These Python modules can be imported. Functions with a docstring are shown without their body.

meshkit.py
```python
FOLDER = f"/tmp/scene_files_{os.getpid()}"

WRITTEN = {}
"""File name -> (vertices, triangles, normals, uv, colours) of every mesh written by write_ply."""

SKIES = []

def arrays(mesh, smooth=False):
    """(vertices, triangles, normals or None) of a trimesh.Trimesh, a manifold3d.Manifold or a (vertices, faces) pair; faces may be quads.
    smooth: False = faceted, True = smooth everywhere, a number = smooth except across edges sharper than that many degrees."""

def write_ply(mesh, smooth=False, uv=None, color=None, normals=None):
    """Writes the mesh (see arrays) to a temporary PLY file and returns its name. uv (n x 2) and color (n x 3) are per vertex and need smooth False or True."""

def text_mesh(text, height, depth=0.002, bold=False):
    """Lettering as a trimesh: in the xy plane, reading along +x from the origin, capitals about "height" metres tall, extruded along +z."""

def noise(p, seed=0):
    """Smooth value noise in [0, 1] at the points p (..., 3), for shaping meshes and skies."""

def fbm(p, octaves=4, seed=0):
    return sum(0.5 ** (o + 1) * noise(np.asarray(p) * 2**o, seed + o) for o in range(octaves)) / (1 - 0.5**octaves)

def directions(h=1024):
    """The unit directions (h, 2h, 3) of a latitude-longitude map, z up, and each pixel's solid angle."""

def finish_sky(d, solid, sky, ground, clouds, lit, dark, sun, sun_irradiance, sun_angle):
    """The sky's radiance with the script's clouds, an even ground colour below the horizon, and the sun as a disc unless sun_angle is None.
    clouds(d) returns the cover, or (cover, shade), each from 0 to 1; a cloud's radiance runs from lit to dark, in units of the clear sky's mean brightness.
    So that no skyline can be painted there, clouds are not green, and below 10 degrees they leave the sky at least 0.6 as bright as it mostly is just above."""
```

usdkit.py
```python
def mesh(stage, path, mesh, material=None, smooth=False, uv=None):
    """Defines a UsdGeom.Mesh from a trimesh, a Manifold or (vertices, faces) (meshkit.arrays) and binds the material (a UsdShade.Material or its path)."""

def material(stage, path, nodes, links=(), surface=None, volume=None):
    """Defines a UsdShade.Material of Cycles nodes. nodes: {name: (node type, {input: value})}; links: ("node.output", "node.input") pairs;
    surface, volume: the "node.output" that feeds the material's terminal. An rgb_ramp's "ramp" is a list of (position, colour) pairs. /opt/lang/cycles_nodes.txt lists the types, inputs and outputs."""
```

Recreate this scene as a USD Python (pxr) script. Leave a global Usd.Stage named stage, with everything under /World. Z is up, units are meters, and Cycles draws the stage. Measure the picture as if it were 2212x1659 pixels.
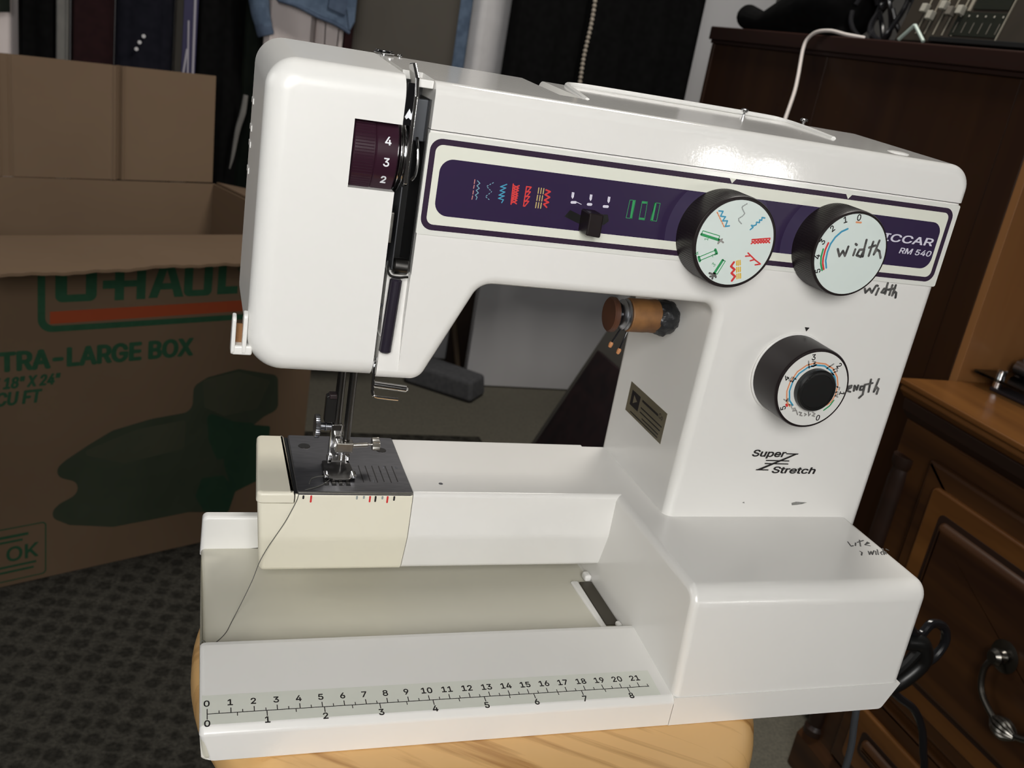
import math, random
import numpy as np, trimesh, manifold3d, usdkit, meshkit
from pxr import Usd, UsdGeom, UsdLux, UsdShade, Gf, Sdf, Vt
from shapely.geometry import Polygon, LineString, Point, MultiPolygon, box as sbox
from shapely.ops import unary_union
from shapely import affinity

stage = Usd.Stage.CreateInMemory()
UsdGeom.SetStageUpAxis(stage, UsdGeom.Tokens.z); UsdGeom.SetStageMetersPerUnit(stage, 1.0)
WORLD = UsdGeom.Xform.Define(stage, '/World'); stage.SetDefaultPrim(WORLD.GetPrim())
random.seed(5); rng = np.random.default_rng(5)

# All modelling numbers below are centimetres in the machine's frame (x along it, y away from the viewer,
# z up, z = 0 at the front rim of its base); G lifts them to the room: the floor is at z = -69.63.
FLOOR = -69.63
def G(p):
    p = np.asarray(p, float)
    return (p + [0, 0, -FLOOR]) * 0.01

# ---------------------------------------------------------------- camera, light, exposure
CAM = [-1.8975, -34.401, 29.6056]
RIGHT, DOWN, FWD = [0.94271, -0.290414, 0.164186], [0.047904, -0.36921, -0.928111], [0.330156, 0.882804, -0.334146]
EXPOSURE = 0.0
cam = UsdGeom.Camera.Define(stage, '/World/camera')
c = G(CAM)
cam.AddTransformOp().Set(Gf.Matrix4d(*RIGHT, 0, *[-v for v in DOWN], 0, *[-v for v in FWD], 0, *c, 1))
cam.CreateHorizontalApertureAttr(36.0); cam.CreateVerticalApertureAttr(27.0)
cam.CreateFocalLengthAttr(33.546); cam.CreateClippingRangeAttr(Gf.Vec2f(0.02, 50))
cam.CreateFStopAttr(22.0); cam.CreateFocusDistanceAttr(0.47)
cam.CreateExposureAttr(EXPOSURE)

def rect_light(name, centre, w, h, rot, intensity, color=(1, 1, 1)):
    L = UsdLux.RectLight.Define(stage, '/World/' + name)
    L.CreateWidthAttr(w); L.CreateHeightAttr(h); L.CreateIntensityAttr(intensity); L.CreateColorAttr(Gf.Vec3f(*color))
    L.AddTranslateOp().Set(Gf.Vec3d(*G(centre))); L.AddRotateXYZOp().Set(Gf.Vec3f(*rot))
    return L
RXL = -170
WIN = dict(x0=-52, x1=12, z0=29, z1=92, y=-92)
rect_light('window_daylight', ((WIN['x0'] + WIN['x1']) / 2, WIN['y'] - 4, (WIN['z0'] + WIN['z1']) / 2), (WIN['x1'] - WIN['x0']) * .01, (WIN['z1'] - WIN['z0']) * .01, (90, 0, 0), 16.6, (1.0, 0.985, 0.96))
rect_light('ceiling_lamp_light', (80, 95, 168), 0.5, 0.5, (0, 0, 0), 27.0, (1.0, 0.95, 0.88))
rect_light('side_window_daylight', (RXL - 2, 60, 85), 0.8, 0.8, (0, -90, 0), 3.2, (1.0, 0.985, 0.96))
for k_, (x_, z_) in enumerate(((77, 17.3), (86.5, 16.0))):     # the two bulbs of the floor lamp behind the viewer
    S_l = UsdLux.SphereLight.Define(stage, f'/World/lamp_bulb_light_{k_}'); S_l.CreateRadiusAttr(0.026); S_l.CreateIntensityAttr(34.0)
    S_l.CreateColorAttr(Gf.Vec3f(1, .97, .92)); S_l.AddTranslateOp().Set(Gf.Vec3d(*G((x_, -86, z_))))
dome = UsdLux.DomeLight.Define(stage, '/World/sky'); dome.CreateIntensityAttr(0.02); dome.CreateColorAttr(Gf.Vec3f(0.9, 0.95, 1))

# ---------------------------------------------------------------- materials
def noise_mat(name, c1, c2=None, rough=0.5, metallic=0.0, scale=20, stretch=(1, 1, 1), detail=4, bump=0.0, bscale=None, bdist=0.002, lo=0.35, hi=0.65, spec=0.5, coat=0.0, sheen=0.0, rot=(0, 0, 0), distortion=0.0):
    path = '/World/Looks/' + name
    c2 = c2 or c1
    nodes = {'p': ('principled_bsdf', {'base_color': c1, 'roughness': rough, 'metallic': metallic, 'specular_ior_level': spec, 'coat_weight': coat, 'sheen_weight': sheen})}
    links = []
    if c1 != c2 or bump:
        nodes['g'] = ('texture_coordinate', {})
        nodes['m'] = ('mapping', {'mapping_type': 'texture', 'scale': [1 / v for v in stretch], 'rotation': rot})
        links += [('g.object', 'm.vector')]
    if c1 != c2:
        nodes['n'] = ('noise_texture', {'scale': scale, 'detail': detail, 'distortion': distortion})
        nodes['r'] = ('rgb_ramp', {'ramp': [(0, c1), (lo, c1), (hi, c2), (1, c2)]})
        links += [('m.vector', 'n.vector'), ('n.fac', 'r.fac'), ('r.color', 'p.base_color')]
    if bump:
        nodes['n2'] = ('noise_texture', {'scale': bscale or scale, 'detail': 3})
        nodes['b'] = ('bump', {'strength': bump, 'distance': bdist})
        links += [('m.vector', 'n2.vector'), ('n2.fac', 'b.height'), ('b.normal', 'p.normal')]
    return usdkit.material(stage, path, nodes, links, surface='p.BSDF')

M = {}
def mat(key, *a, **k):
    M[key] = noise_mat(key, *a, **k)
mat('white_plastic', (.80, .79, .765), (.775, .765, .735), rough=.20, scale=6, bump=.03, bscale=900, bdist=.0003)
mat('cover_plastic', (.82, .815, .79), (.80, .795, .77), rough=.30, scale=6, bump=.03, bscale=900, bdist=.0003)
mat('gloss_plastic', (.80, .79, .765), (.775, .765, .735), rough=.085, scale=6, bump=.06, bscale=500, bdist=.0004)
mat('cream_plastic', (.79, .755, .63), (.77, .735, .60), rough=.32, scale=6)
mat('tray_plastic', (.64, .62, .53), (.61, .59, .50), rough=.30, scale=9)
mat('panel_cream', (.76, .77, .68), (.74, .75, .66), rough=.35, scale=15)
mat('panel_clear_rim', (.74, .745, .70), rough=.15)
mat('panel_purple', (.030, .018, .055), rough=.30, spec=.2)
mat('panel_ring', (.046, .034, .078), rough=.30, spec=.2)
mat('border_purple', (.035, .020, .042), rough=.32, spec=.2)
mat('knob_brown', (.013, .0085, .009), rough=.38, spec=.3)
mat('dial_maroon', (.032, .010, .020), rough=.22)
mat('knob_face', (.66, .74, .71), rough=.35)
mat('dial_white', (.72, .72, .69), rough=.35)
mat('black_plastic', (.008, .008, .008), rough=.35)
mat('slot_brown', (.045, .038, .026), rough=.5)
mat('black_gloss', (.006, .006, .007), rough=.12)
mat('chrome', (.78, .78, .79), rough=.10, metallic=1)
mat('dull_chrome', (.62, .60, .56), (.50, .48, .44), rough=.28, metallic=1, scale=200)
mat('steel_plate', (.24, .24, .255), (.20, .20, .215), rough=.40, metallic=1, scale=120, stretch=(1, 8, 1))
mat('dark_steel', (.13, .125, .12), rough=.32, metallic=1)
mat('grey_steel', (.32, .33, .36), rough=.30, metallic=1)
mat('bracket_grey', (.085, .09, .10), rough=.45, metallic=.6)
mat('rod_purple', (.020, .016, .026), rough=.28)
mat('ink', (.012, .010, .010), rough=.5)
mat('marker', (.030, .030, .030), (.13, .125, .12), rough=.6, scale=350, detail=2)
mat('faint_marker', (.20, .195, .185), (.36, .35, .33), rough=.6, scale=350, detail=2)
mat('scuff', (.16, .16, .15), (.30, .30, .28), rough=.7, scale=400)
mat('print_white', (.66, .64, .74), rough=.5)
mat('print_number', (.80, .82, .86), rough=.5)
mat('print_red', (.62, .035, .035), rough=.5)
mat('print_blue', (.05, .30, .47), rough=.5)
mat('print_paleblue', (.16, .33, .42), rough=.5)
mat('print_pink', (.50, .20, .20), rough=.5)
mat('print_yellow', (.52, .40, .15), rough=.5)
mat('print_gold', (.72, .46, .06), rough=.5)
mat('print_green', (.03, .30, .10), rough=.5)
mat('print_grey', (.30, .33, .32), rough=.5)
mat('print_orange', (.70, .28, .13), rough=.5)
mat('ruler_green', (.70, .715, .645), (.68, .70, .63), rough=.3, scale=30)
mat('label_foil', (.15, .13, .085), (.12, .105, .07), rough=.4, scale=60)
mat('thread', (.10, .10, .09), rough=.7)
mat('stool_wood', (.80, .49, .20), (.48, .24, .075), rough=.32, scale=9, stretch=(1.2, 15, 1.2), detail=6, lo=.50, hi=.70, rot=(0, 0, -.62), distortion=.4)
mat('cardboard', (.165, .106, .062), (.148, .094, .053), rough=.85, scale=4, detail=6, bump=.05, bscale=300)
mat('cardboard_inner', (.205, .137, .083), (.188, .123, .075), rough=.85, scale=4, detail=6)
mat('box_green', (.012, .070, .030), (.017, .080, .036), rough=.85, scale=90)
mat('box_orange', (.33, .055, .012), rough=.85)
mat('box_dark_green', (.030, .042, .022), (.038, .050, .028), rough=.85, scale=14)
mat('box_deep_green', (.008, .040, .018), (.014, .048, .022), rough=.85, scale=14)
mat('box_mid_green', (.055, .060, .034), (.048, .055, .031), rough=.85, scale=14)
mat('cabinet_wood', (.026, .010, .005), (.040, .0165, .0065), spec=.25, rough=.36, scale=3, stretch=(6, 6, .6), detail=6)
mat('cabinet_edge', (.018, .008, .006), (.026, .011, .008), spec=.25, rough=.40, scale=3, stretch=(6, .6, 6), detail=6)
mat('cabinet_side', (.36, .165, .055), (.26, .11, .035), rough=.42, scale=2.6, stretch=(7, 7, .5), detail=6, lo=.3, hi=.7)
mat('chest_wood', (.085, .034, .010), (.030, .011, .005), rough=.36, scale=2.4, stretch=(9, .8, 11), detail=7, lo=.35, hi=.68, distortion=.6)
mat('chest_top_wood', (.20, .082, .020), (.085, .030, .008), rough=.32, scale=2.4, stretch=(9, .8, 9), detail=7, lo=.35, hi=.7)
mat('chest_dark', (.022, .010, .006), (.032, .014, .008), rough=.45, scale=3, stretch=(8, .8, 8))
mat('brass_dark', (.20, .19, .17), rough=.28, metallic=1)
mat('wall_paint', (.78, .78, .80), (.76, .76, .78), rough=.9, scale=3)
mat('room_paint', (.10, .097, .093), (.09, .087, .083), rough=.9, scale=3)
mat('window_paint', (.75, .75, .73), rough=.5)
mat('plain_carpet', (.16, .148, .115), (.115, .108, .085), rough=1, scale=260, detail=3, bump=.4, bscale=300)
mat('white_board', (.74, .74, .77), (.70, .70, .73), rough=.38, scale=2, stretch=(3, 3, .4))
mat('black_cloth', (.0035, .0035, .0036), (.0055, .0055, .0057), rough=.95, scale=60, spec=.1)
mat('navy_cloth', (.008, .0085, .014), (.012, .012, .019), rough=.95, scale=60, spec=.15)
mat('maroon_cloth', (.026, .010, .011), (.020, .008, .009), rough=.95, scale=60, spec=.15)
mat('green_cloth', (.012, .017, .013), (.017, .022, .017), rough=.95, scale=30, spec=.15)
mat('taupe_cloth', (.085, .075, .062), (.078, .070, .058), rough=.85, scale=8)
mat('grey_cloth', (.20, .195, .18), (.17, .165, .155), rough=.95, scale=30)
mat('pink_cloth', (.84, .75, .73), (.80, .71, .69), rough=.95, scale=12)
mat('pale_cloth', (.66, .65, .66), (.60, .59, .60), rough=.95, scale=20)
mat('denim', (.115, .165, .245), (.070, .105, .165), rough=.95, scale=45, detail=5)
mat('denim_dark', (.085, .12, .185), (.055, .08, .13), rough=.95, scale=45, detail=5)
mat('ribbon_navy', (.020, .016, .070), rough=.6)
mat('ribbon_white', (.42, .40, .46), rough=.7)
mat('cord_beige', (.46, .41, .34), (.36, .31, .25), rough=.8, scale=200)
mat('white_cable', (.66, .61, .58), rough=.45)
mat('grey_cable', (.060, .066, .075), rough=.35)
mat('black_cable', (.012, .012, .014), rough=.22)
mat('device_body', (.028, .022, .016), (.034, .027, .019), rough=.45, scale=20)
mat('device_dark', (.012, .014, .009), rough=.35)
mat('device_line', (.30, .275, .22), rough=.5)
mat('device_cap', (.40, .385, .33), rough=.5)
mat('device_cap_dark', (.17, .155, .13), rough=.5)
mat('brown_dark', (.045, .026, .016), (.03, .018, .012), rough=.6, scale=8)
mat('mint_plastic', (.45, .55, .50), rough=.4)
mat('tape_brown', (.25, .115, .036), (.12, .052, .018), rough=.55, scale=70)
mat('disc_brown', (.085, .030, .013), (.055, .020, .010), rough=.5, scale=60)
mat('tar_black', (.010, .011, .013), rough=.4, bump=.6, bscale=120, bdist=.003)
mat('copper_tip', (.46, .20, .08), rough=.5)
mat('board_grey', (.085, .080, .070), (.072, .068, .060), rough=.6, scale=6)
mat('board_maroon', (.022, .010, .012), (.010, .006, .008), rough=.5, scale=30)
mat('slate_cushion', (.085, .087, .096), (.115, .117, .125), rough=.95, scale=80)
mat('slat_wood', (.12, .085, .05), (.09, .06, .035), rough=.7, scale=10, stretch=(5, 5, .5))
mat('bulb_shade', (.7, .68, .6), rough=.4)
def acrylic():
    return usdkit.material(stage, '/World/Looks/clear_acrylic', {
        't': ('transparent_bsdf', {'color': (.62, .68, .70)}), 'g': ('glossy_bsdf', {'color': (.9, .9, .9), 'roughness': .06}),
        'f': ('fresnel', {'IOR': 1.5}), 'mx': ('mix_closure', {})},
        [('f.fac', 'mx.fac'), ('t.BSDF', 'mx.closure1'), ('g.BSDF', 'mx.closure2')], surface='mx.closure')
M['acrylic'] = acrylic()
def rug_material():
    # staggered grid of dark ragged rings on a dark taupe ground
    nodes = {'g': ('geometry', {}), 'm': ('mapping', {'rotation': (0, 0, .30), 'scale': (1, 1, 0)}),
             'nd': ('noise_texture', {'scale': 45, 'detail': 3}), 'vs': ('vector_math', {'math_type': 'multiply_add', 'vector2': (.016, .016, 0), 'vector3': (0, 0, 0)}),
             'ad': ('vector_math', {'math_type': 'add'}),
             'v': ('voronoi_texture', {'scale': 30, 'randomness': .30, 'feature': 'f1'}),
             'r': ('rgb_ramp', {'ramp': [(0, (.5, .5, .5)), (.10, (.35, .35, .35)), (.20, (.13, .13, .13)), (.30, (.22, .22, .22)), (.44, (.85, .85, .85)), (.6, (1, 1, 1)), (1, (1, 1, 1))]}),
             'n': ('noise_texture', {'scale': 150, 'detail': 4, 'roughness': .7}), 'nr': ('rgb_ramp', {'ramp': [(.25, (.017, .0165, .014)), (.75, (.082, .077, .064))]}),
             'mx': ('mix', {'mix_type': 'multiply', 'fac': .62}),
             'b': ('bump', {'strength': .6, 'distance': .004}), 'p': ('principled_bsdf', {'roughness': 1.0, 'specular_ior_level': .1})}
    links = [('g.position', 'm.vector'), ('m.vector', 'nd.vector'), ('nd.color', 'vs.vector1'), ('m.vector', 'ad.vector1'), ('vs.vector', 'ad.vector2'), ('ad.vector', 'v.vector'), ('v.distance', 'r.fac'),
             ('m.vector', 'n.vector'), ('n.fac', 'nr.fac'), ('nr.color', 'mx.color1'), ('r.color', 'mx.color2'), ('mx.color', 'p.base_color'), ('n.fac', 'b.height'), ('b.normal', 'p.normal')]
    return usdkit.material(stage, '/World/Looks/rug_pattern', nodes, links, surface='p.BSDF')
M['rug'] = rug_material()

# ---------------------------------------------------------------- scene helpers
USED = {}
def numbered(parent, name):
    k = (parent, name); n = USED.get(k, 0); USED[k] = n + 1
    return name if n == 0 else f'{name}_{n:03d}'
BASE = {}
def thing(name, label, cat, base=(0, 0, 0), group=None, kind=None):
    path = '/World/' + numbered('/World', name)
    x = UsdGeom.Xform.Define(stage, path); x.AddTranslateOp().Set(Gf.Vec3d(*G(base)))
    o = x.GetPrim(); BASE[path] = np.array(base, float)
    for k, v in (('label', label), ('category', cat), ('group', group), ('kind', kind)):
        if v: o.SetCustomDataByKey(k, v)
    return path
def vf(mesh):
    if hasattr(mesh, 'to_mesh'):
        m = mesh.to_mesh(); return np.array(m.vert_properties[:, :3], float), np.array(m.tri_verts, int)
    if isinstance(mesh, (tuple, list)): return np.asarray(mesh[0], float), np.asarray(mesh[1], int)
    return np.array(mesh.vertices, float), np.array(mesh.faces, int)
def cat_(meshes):
    vs, fs, n = [], [], 0
    for m in meshes:
        v, f = vf(m)
        if f.shape[1] == 4: f = np.vstack([f[:, [0, 1, 2]], f[:, [0, 2, 3]]])
        vs.append(v); fs.append(f + n); n += len(v)
    return np.vstack(vs), np.vstack(fs)
def P(name, mesh, material, parent, smooth=32, label=None, kind=None):
    v, f = vf(mesh)
    if f.shape[1] == 4: f = np.vstack([f[:, [0, 1, 2]], f[:, [0, 2, 3]]])
    path = parent + '/' + numbered(parent, name)
    b = BASE[parent]; BASE[path] = b
    m = usdkit.mesh(stage, path, ((v - b) * 0.01, f), M[material], smooth=smooth)
    if label: m.GetPrim().SetCustomDataByKey('label', label)
    if kind: m.GetPrim().SetCustomDataByKey('kind', kind)
    return path
def solo(name, label, cat, mesh, material, smooth=32, group=None, kind=None):
    v, f = vf(mesh)
    if f.shape[1] == 4: f = np.vstack([f[:, [0, 1, 2]], f[:, [0, 2, 3]]])
    path = '/World/' + numbered('/World', name)
    lo, hi = v.min(0), v.max(0); b = np.array([(lo[0] + hi[0]) / 2, (lo[1] + hi[1]) / 2, lo[2]])
    m = usdkit.mesh(stage, path, ((v - b) * 0.01, f), M[material], smooth=smooth)
    m.AddTranslateOp().Set(Gf.Vec3d(*G(b)))
    for k, w in (('label', label), ('category', cat), ('group', group), ('kind', kind)):
        if w: m.GetPrim().SetCustomDataByKey(k, w)
    BASE[path] = b
    return path

# ---------------------------------------------------------------- shape helpers
def fillet(pts, rad, seg=6):
    """Closed outline with rounded corners (counter-clockwise) -> points and outward normals."""
    pts = np.array(pts, float); n = len(pts)
    if np.ndim(rad) == 0: rad = [rad] * n
    a = 0.5 * np.sum(pts[:, 0] * np.roll(pts[:, 1], -1) - np.roll(pts[:, 0], -1) * pts[:, 1])
    if a < 0: pts = pts[::-1]; rad = list(rad)[::-1]
    P_, N_ = [], []
    for i in range(n):
        p, q, r = pts[i - 1], pts[i], pts[(i + 1) % n]
        d1 = (q - p) / np.linalg.norm(q - p); d2 = (r - q) / np.linalg.norm(r - q)
        n1 = np.array([d1[1], -d1[0]]); n2 = np.array([d2[1], -d2[0]])
        cr = d1[0] * d2[1] - d1[1] * d2[0]; ang = math.atan2(cr, d1 @ d2)
        if abs(ang) < 1e-3 or rad[i] <= 0:
            m = (n1 + n2); m = m / (m @ n1) if abs(m @ n1) > .2 else n1
            P_.append(q); N_.append(m); continue
        t = min(rad[i] * abs(math.tan(ang / 2)), .49 * np.linalg.norm(q - p), .49 * np.linalg.norm(r - q))
        R = t / abs(math.tan(ang / 2)); sgn = 1 if ang > 0 else -1
        cen = q - d1 * t - n1 * R * sgn
        for k in range(seg + 1):
            a0 = ang * k / seg; cs, sn = math.cos(a0), math.sin(a0)
            nn = np.array([n1[0] * cs - n1[1] * sn, n1[0] * sn + n1[1] * cs])
            P_.append(cen + nn * R * sgn); N_.append(nn)
    return np.array(P_), np.array(N_)
AX = {'y': (0, 2, 1), 'x': (1, 2, 0), 'z': (0, 1, 2)}
def rex(pts, rad, axis, a0, a1, r0=0.0, r1=0.0, seg=6, cseg=6, warp=None):
    """Outline extruded along an axis from a0 to a1; the two rims are rounded by r0 and r1."""
    p, nrm = fillet(pts, rad, cseg)
    rings = []
    if r0 > 0:
        for k in range(seg + 1):
            t = k / seg * math.pi / 2
            rings.append((a0 + r0 * (1 - math.sin(t)), r0 * (1 - math.cos(t))))
        rings = [(a0 + r0 * (1 - math.sin(math.pi / 2 * (1 - k / seg))), r0 * (1 - math.cos(math.pi / 2 * (1 - k / seg)))) for k in range(seg + 1)]
    else: rings = [(a0, 0.0)]
    if r1 > 0:
        rings += [(a1 - r1 * (1 - math.sin(math.pi / 2 * k / seg)), r1 * (1 - math.cos(math.pi / 2 * k / seg))) for k in range(seg + 1)]
    else: rings += [(a1, 0.0)]
    n = len(p); i0, i1, i2 = AX[axis]; V = []
    for a, off in rings:
        q = p - nrm * off; w = np.zeros((n, 3)); w[:, i0] = q[:, 0]; w[:, i1] = q[:, 1]; w[:, i2] = a; V.append(w)
    F = []
    for k in range(len(rings) - 1):
        for i in range(n):
            j = (i + 1) % n; F.append([k * n + i, k * n + j, (k + 1) * n + j]); F.append([k * n + i, (k + 1) * n + j, (k + 1) * n + i])
    for k, flip in ((0, True), (len(rings) - 1, False)):
        q = p - nrm * rings[k][1]
        tr = manifold3d.triangulate([q.astype(np.float64)])
        for t in np.asarray(tr): F.append(([t[0], t[2], t[1]] if flip else [t[0], t[1], t[2]]) + np.array(k * n))
    V = np.vstack(V); F = np.array([list(map(int, f)) for f in F])
    m = trimesh.Trimesh(V, F, process=False)
    if m.volume < 0: F = F[:, ::-1]
    if warp is not None: V = warp(V)
    return V, F
def rbox(x0, x1, y0, y1, z0, z1, r=0.0, seg=3):
    if r <= 0:
        m = trimesh.creation.box([x1 - x0, y1 - y0, z1 - z0]); m.apply_translation([(x0 + x1) / 2, (y0 + y1) / 2, (z0 + z1) / 2]); return vf(m)
    return rex([(x0, y0), (x1, y0), (x1, y1), (x0, y1)], r, 'z', z0, z1, r, r, seg, seg)
def to_man(m):
    v, f = vf(m); mm = trimesh.Trimesh(v, f, process=True); mm.merge_vertices()
    return manifold3d.Manifold(manifold3d.Mesh(vert_properties=np.asarray(mm.vertices, np.float32), tri_verts=np.asarray(mm.faces, np.uint32)))
def mbox(x0, x1, y0, y1, z0, z1):
    return manifold3d.Manifold.cube([x1 - x0, y1 - y0, z1 - z0]).translate([x0, y0, z0])
def basis(d):
    d = np.array(d, float); d /= np.linalg.norm(d)
    a = np.array([0, 0, 1.0]) if abs(d[2]) < .9 else np.array([1.0, 0, 0])
    u = np.cross(a, d); u /= np.linalg.norm(u); return u, np.cross(d, u), d
def lathe(prof, origin, direction, n=40):
    """prof: list of (radius, distance along the direction); closed on the axis at both ends."""
    u, v, d = basis(direction); o = np.array(origin, float); V, F, idx = [], [], []
    for r, t in prof:
        if r < 1e-6: idx.append([len(V)]); V.append(o + d * t)
        else:
            s = len(V); idx.append(list(range(s, s + n)))
            for k in range(n):
                a = 2 * math.pi * k / n; V.append(o + d * t + (u * math.cos(a) + v * math.sin(a)) * r)
    for A, B in zip(idx, idx[1:]):
        for k in range(n):
            l = (k + 1) % n
            if len(A) == 1 and len(B) == 1: break
            if len(A) == 1: F.append([A[0], B[l], B[k]])
            elif len(B) == 1: F.append([A[k], A[l], B[0]])
            else: F += [[A[k], A[l], B[l]], [A[k], B[l], B[k]]]
    V, F = np.array(V), np.array(F)
    if trimesh.Trimesh(V, F, process=False).volume < 0: F = F[:, ::-1]
    return V, F
def disc(o, d, r, h, bev=.05, n=48):
    return lathe([(0, 0), (r - bev, 0), (r, bev), (r, h - bev), (r - bev, h), (0, h)], o, d, n)
def rod(p, q, r, n=14, bev=None):
    p, q = np.array(p, float), np.array(q, float); L = np.linalg.norm(q - p); b = min(r * .25, L * .2) if bev is None else bev
    return lathe([(0, 0), (r - b, 0), (r, b), (r, L - b), (r - b, L), (0, L)], p, q - p, n)
def knurl(o, d, r, h, teeth=24, depth=.06):
    u, v, dd = basis(d); pts = []
    for k in range(teeth * 2): a = math.pi * k / teeth; rr = r - (depth if k % 2 else 0); pts.append((rr * math.cos(a), rr * math.sin(a)))
    V, F = rex(pts, 0, 'z', 0, h, .04, .04, 2); o = np.array(o, float)
    return o + V[:, :1] * u + V[:, 1:2] * v + V[:, 2:] * dd, F
def spline(pts, n=8):
    p = np.array(pts, float); q = np.vstack([2 * p[0] - p[1], p, 2 * p[-1] - p[-2]]); out = []
    for i in range(1, len(q) - 2):
        for t in np.linspace(0, 1, n, endpoint=False):
            a, b, c_, d = q[i - 1], q[i], q[i + 1], q[i + 2]
            out.append(.5 * (2 * b + (c_ - a) * t + (2 * a - 5 * b + 4 * c_ - d) * t ** 2 + (3 * b - a - 3 * c_ + d) * t ** 3))
    return np.vstack(out + [p[-1:]])
def tube(pts, r, n=10, smooth_path=True, per=8):
    p = spline(pts, per) if smooth_path else np.array(pts, float)
    rr = np.full(len(p), r) if np.ndim(r) == 0 else np.interp(np.linspace(0, 1, len(p)), np.linspace(0, 1, len(r)), r)
    t = np.gradient(p, axis=0); t /= np.linalg.norm(t, axis=1, keepdims=True) + 1e-12
    u = basis(t[0])[0]; V, F = [], []
    for i in range(len(p)):
        u = u - t[i] * (u @ t[i]); u /= np.linalg.norm(u); w = np.cross(t[i], u)
        for k in range(n): a = 2 * math.pi * k / n; V.append(p[i] + (u * math.cos(a) + w * math.sin(a)) * rr[i])
    for i in range(len(p) - 1):
        for k in range(n):
            l = (k + 1) % n; F += [[i * n + k, i * n + l, (i + 1) * n + l], [i * n + k, (i + 1) * n + l, (i + 1) * n + k]]
    for i, fl in ((0, 1), (len(p) - 1, 0)):
        c_ = len(V); V.append(p[i])
        for k in range(n): l = (k + 1) % n; F.append([c_, i * n + l, i * n + k] if fl else [c_, i * n + k, i * n + l])
    return np.array(V), np.array(F)
class Frame:
    def __init__(s, o, ex, ey):
        s.o, s.x, s.y = np.array(o, float), np.array(ex, float), np.array(ey, float); s.n = np.cross(s.x, s.y)
    def map(s, v): return s.o + v[:, :1] * s.x + v[:, 1:2] * s.y + v[:, 2:] * s.n
def front(y): return Frame((0, y, 0), (1, 0, 0), (0, 0, 1))
def above(z): return Frame((0, 0, z), (1, 0, 0), (0, 1, 0))
def decal(shape, fr, th=.012, sink=.01):
    geoms = [g for g in getattr(shape, 'geoms', [shape]) if g.area > 1e-6]; out = []
    for g in geoms:
        m = trimesh.creation.extrude_polygon(g, th + sink, engine='earcut'); v = np.array(m.vertices); v[:, 2] -= sink
        out.append((fr.map(v), np.array(m.faces)))
    return cat_(out)
def strokes(lines, w):
    return unary_union([LineString(l).buffer(w / 2, quad_segs=3) if len(l) > 1 else Point(l[0]).buffer(w / 2, quad_segs=3) for l in lines])
def rrect(x0, y0, x1, y1, r):
    return sbox(x0 + r, y0 + r, x1 - r, y1 - r).buffer(r, quad_segs=8)
def text(s, fr, p0, height, width=None, ang=0.0, shear=0.0, bold=False, th=.012, centre=False):
    m = meshkit.text_mesh(s, height, th + .01, bold); v = np.array(m.vertices); v[:, 2] -= .01
    lo, hi = v[:, 0].min(), v[:, 0].max(); v[:, 0] -= lo
    if width: v[:, 0] *= width / (hi - lo)
    if centre: v[:, 0] -= v[:, 0].max() / 2; v[:, 1] -= height / 2
    v[:, 0] += shear * v[:, 1]
    ca, sa = math.cos(ang), math.sin(ang); v[:, :2] = v[:, :2] @ np.array([[ca, sa], [-sa, ca]]) + np.array(p0)
    return fr.map(v), np.array(m.faces)
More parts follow.
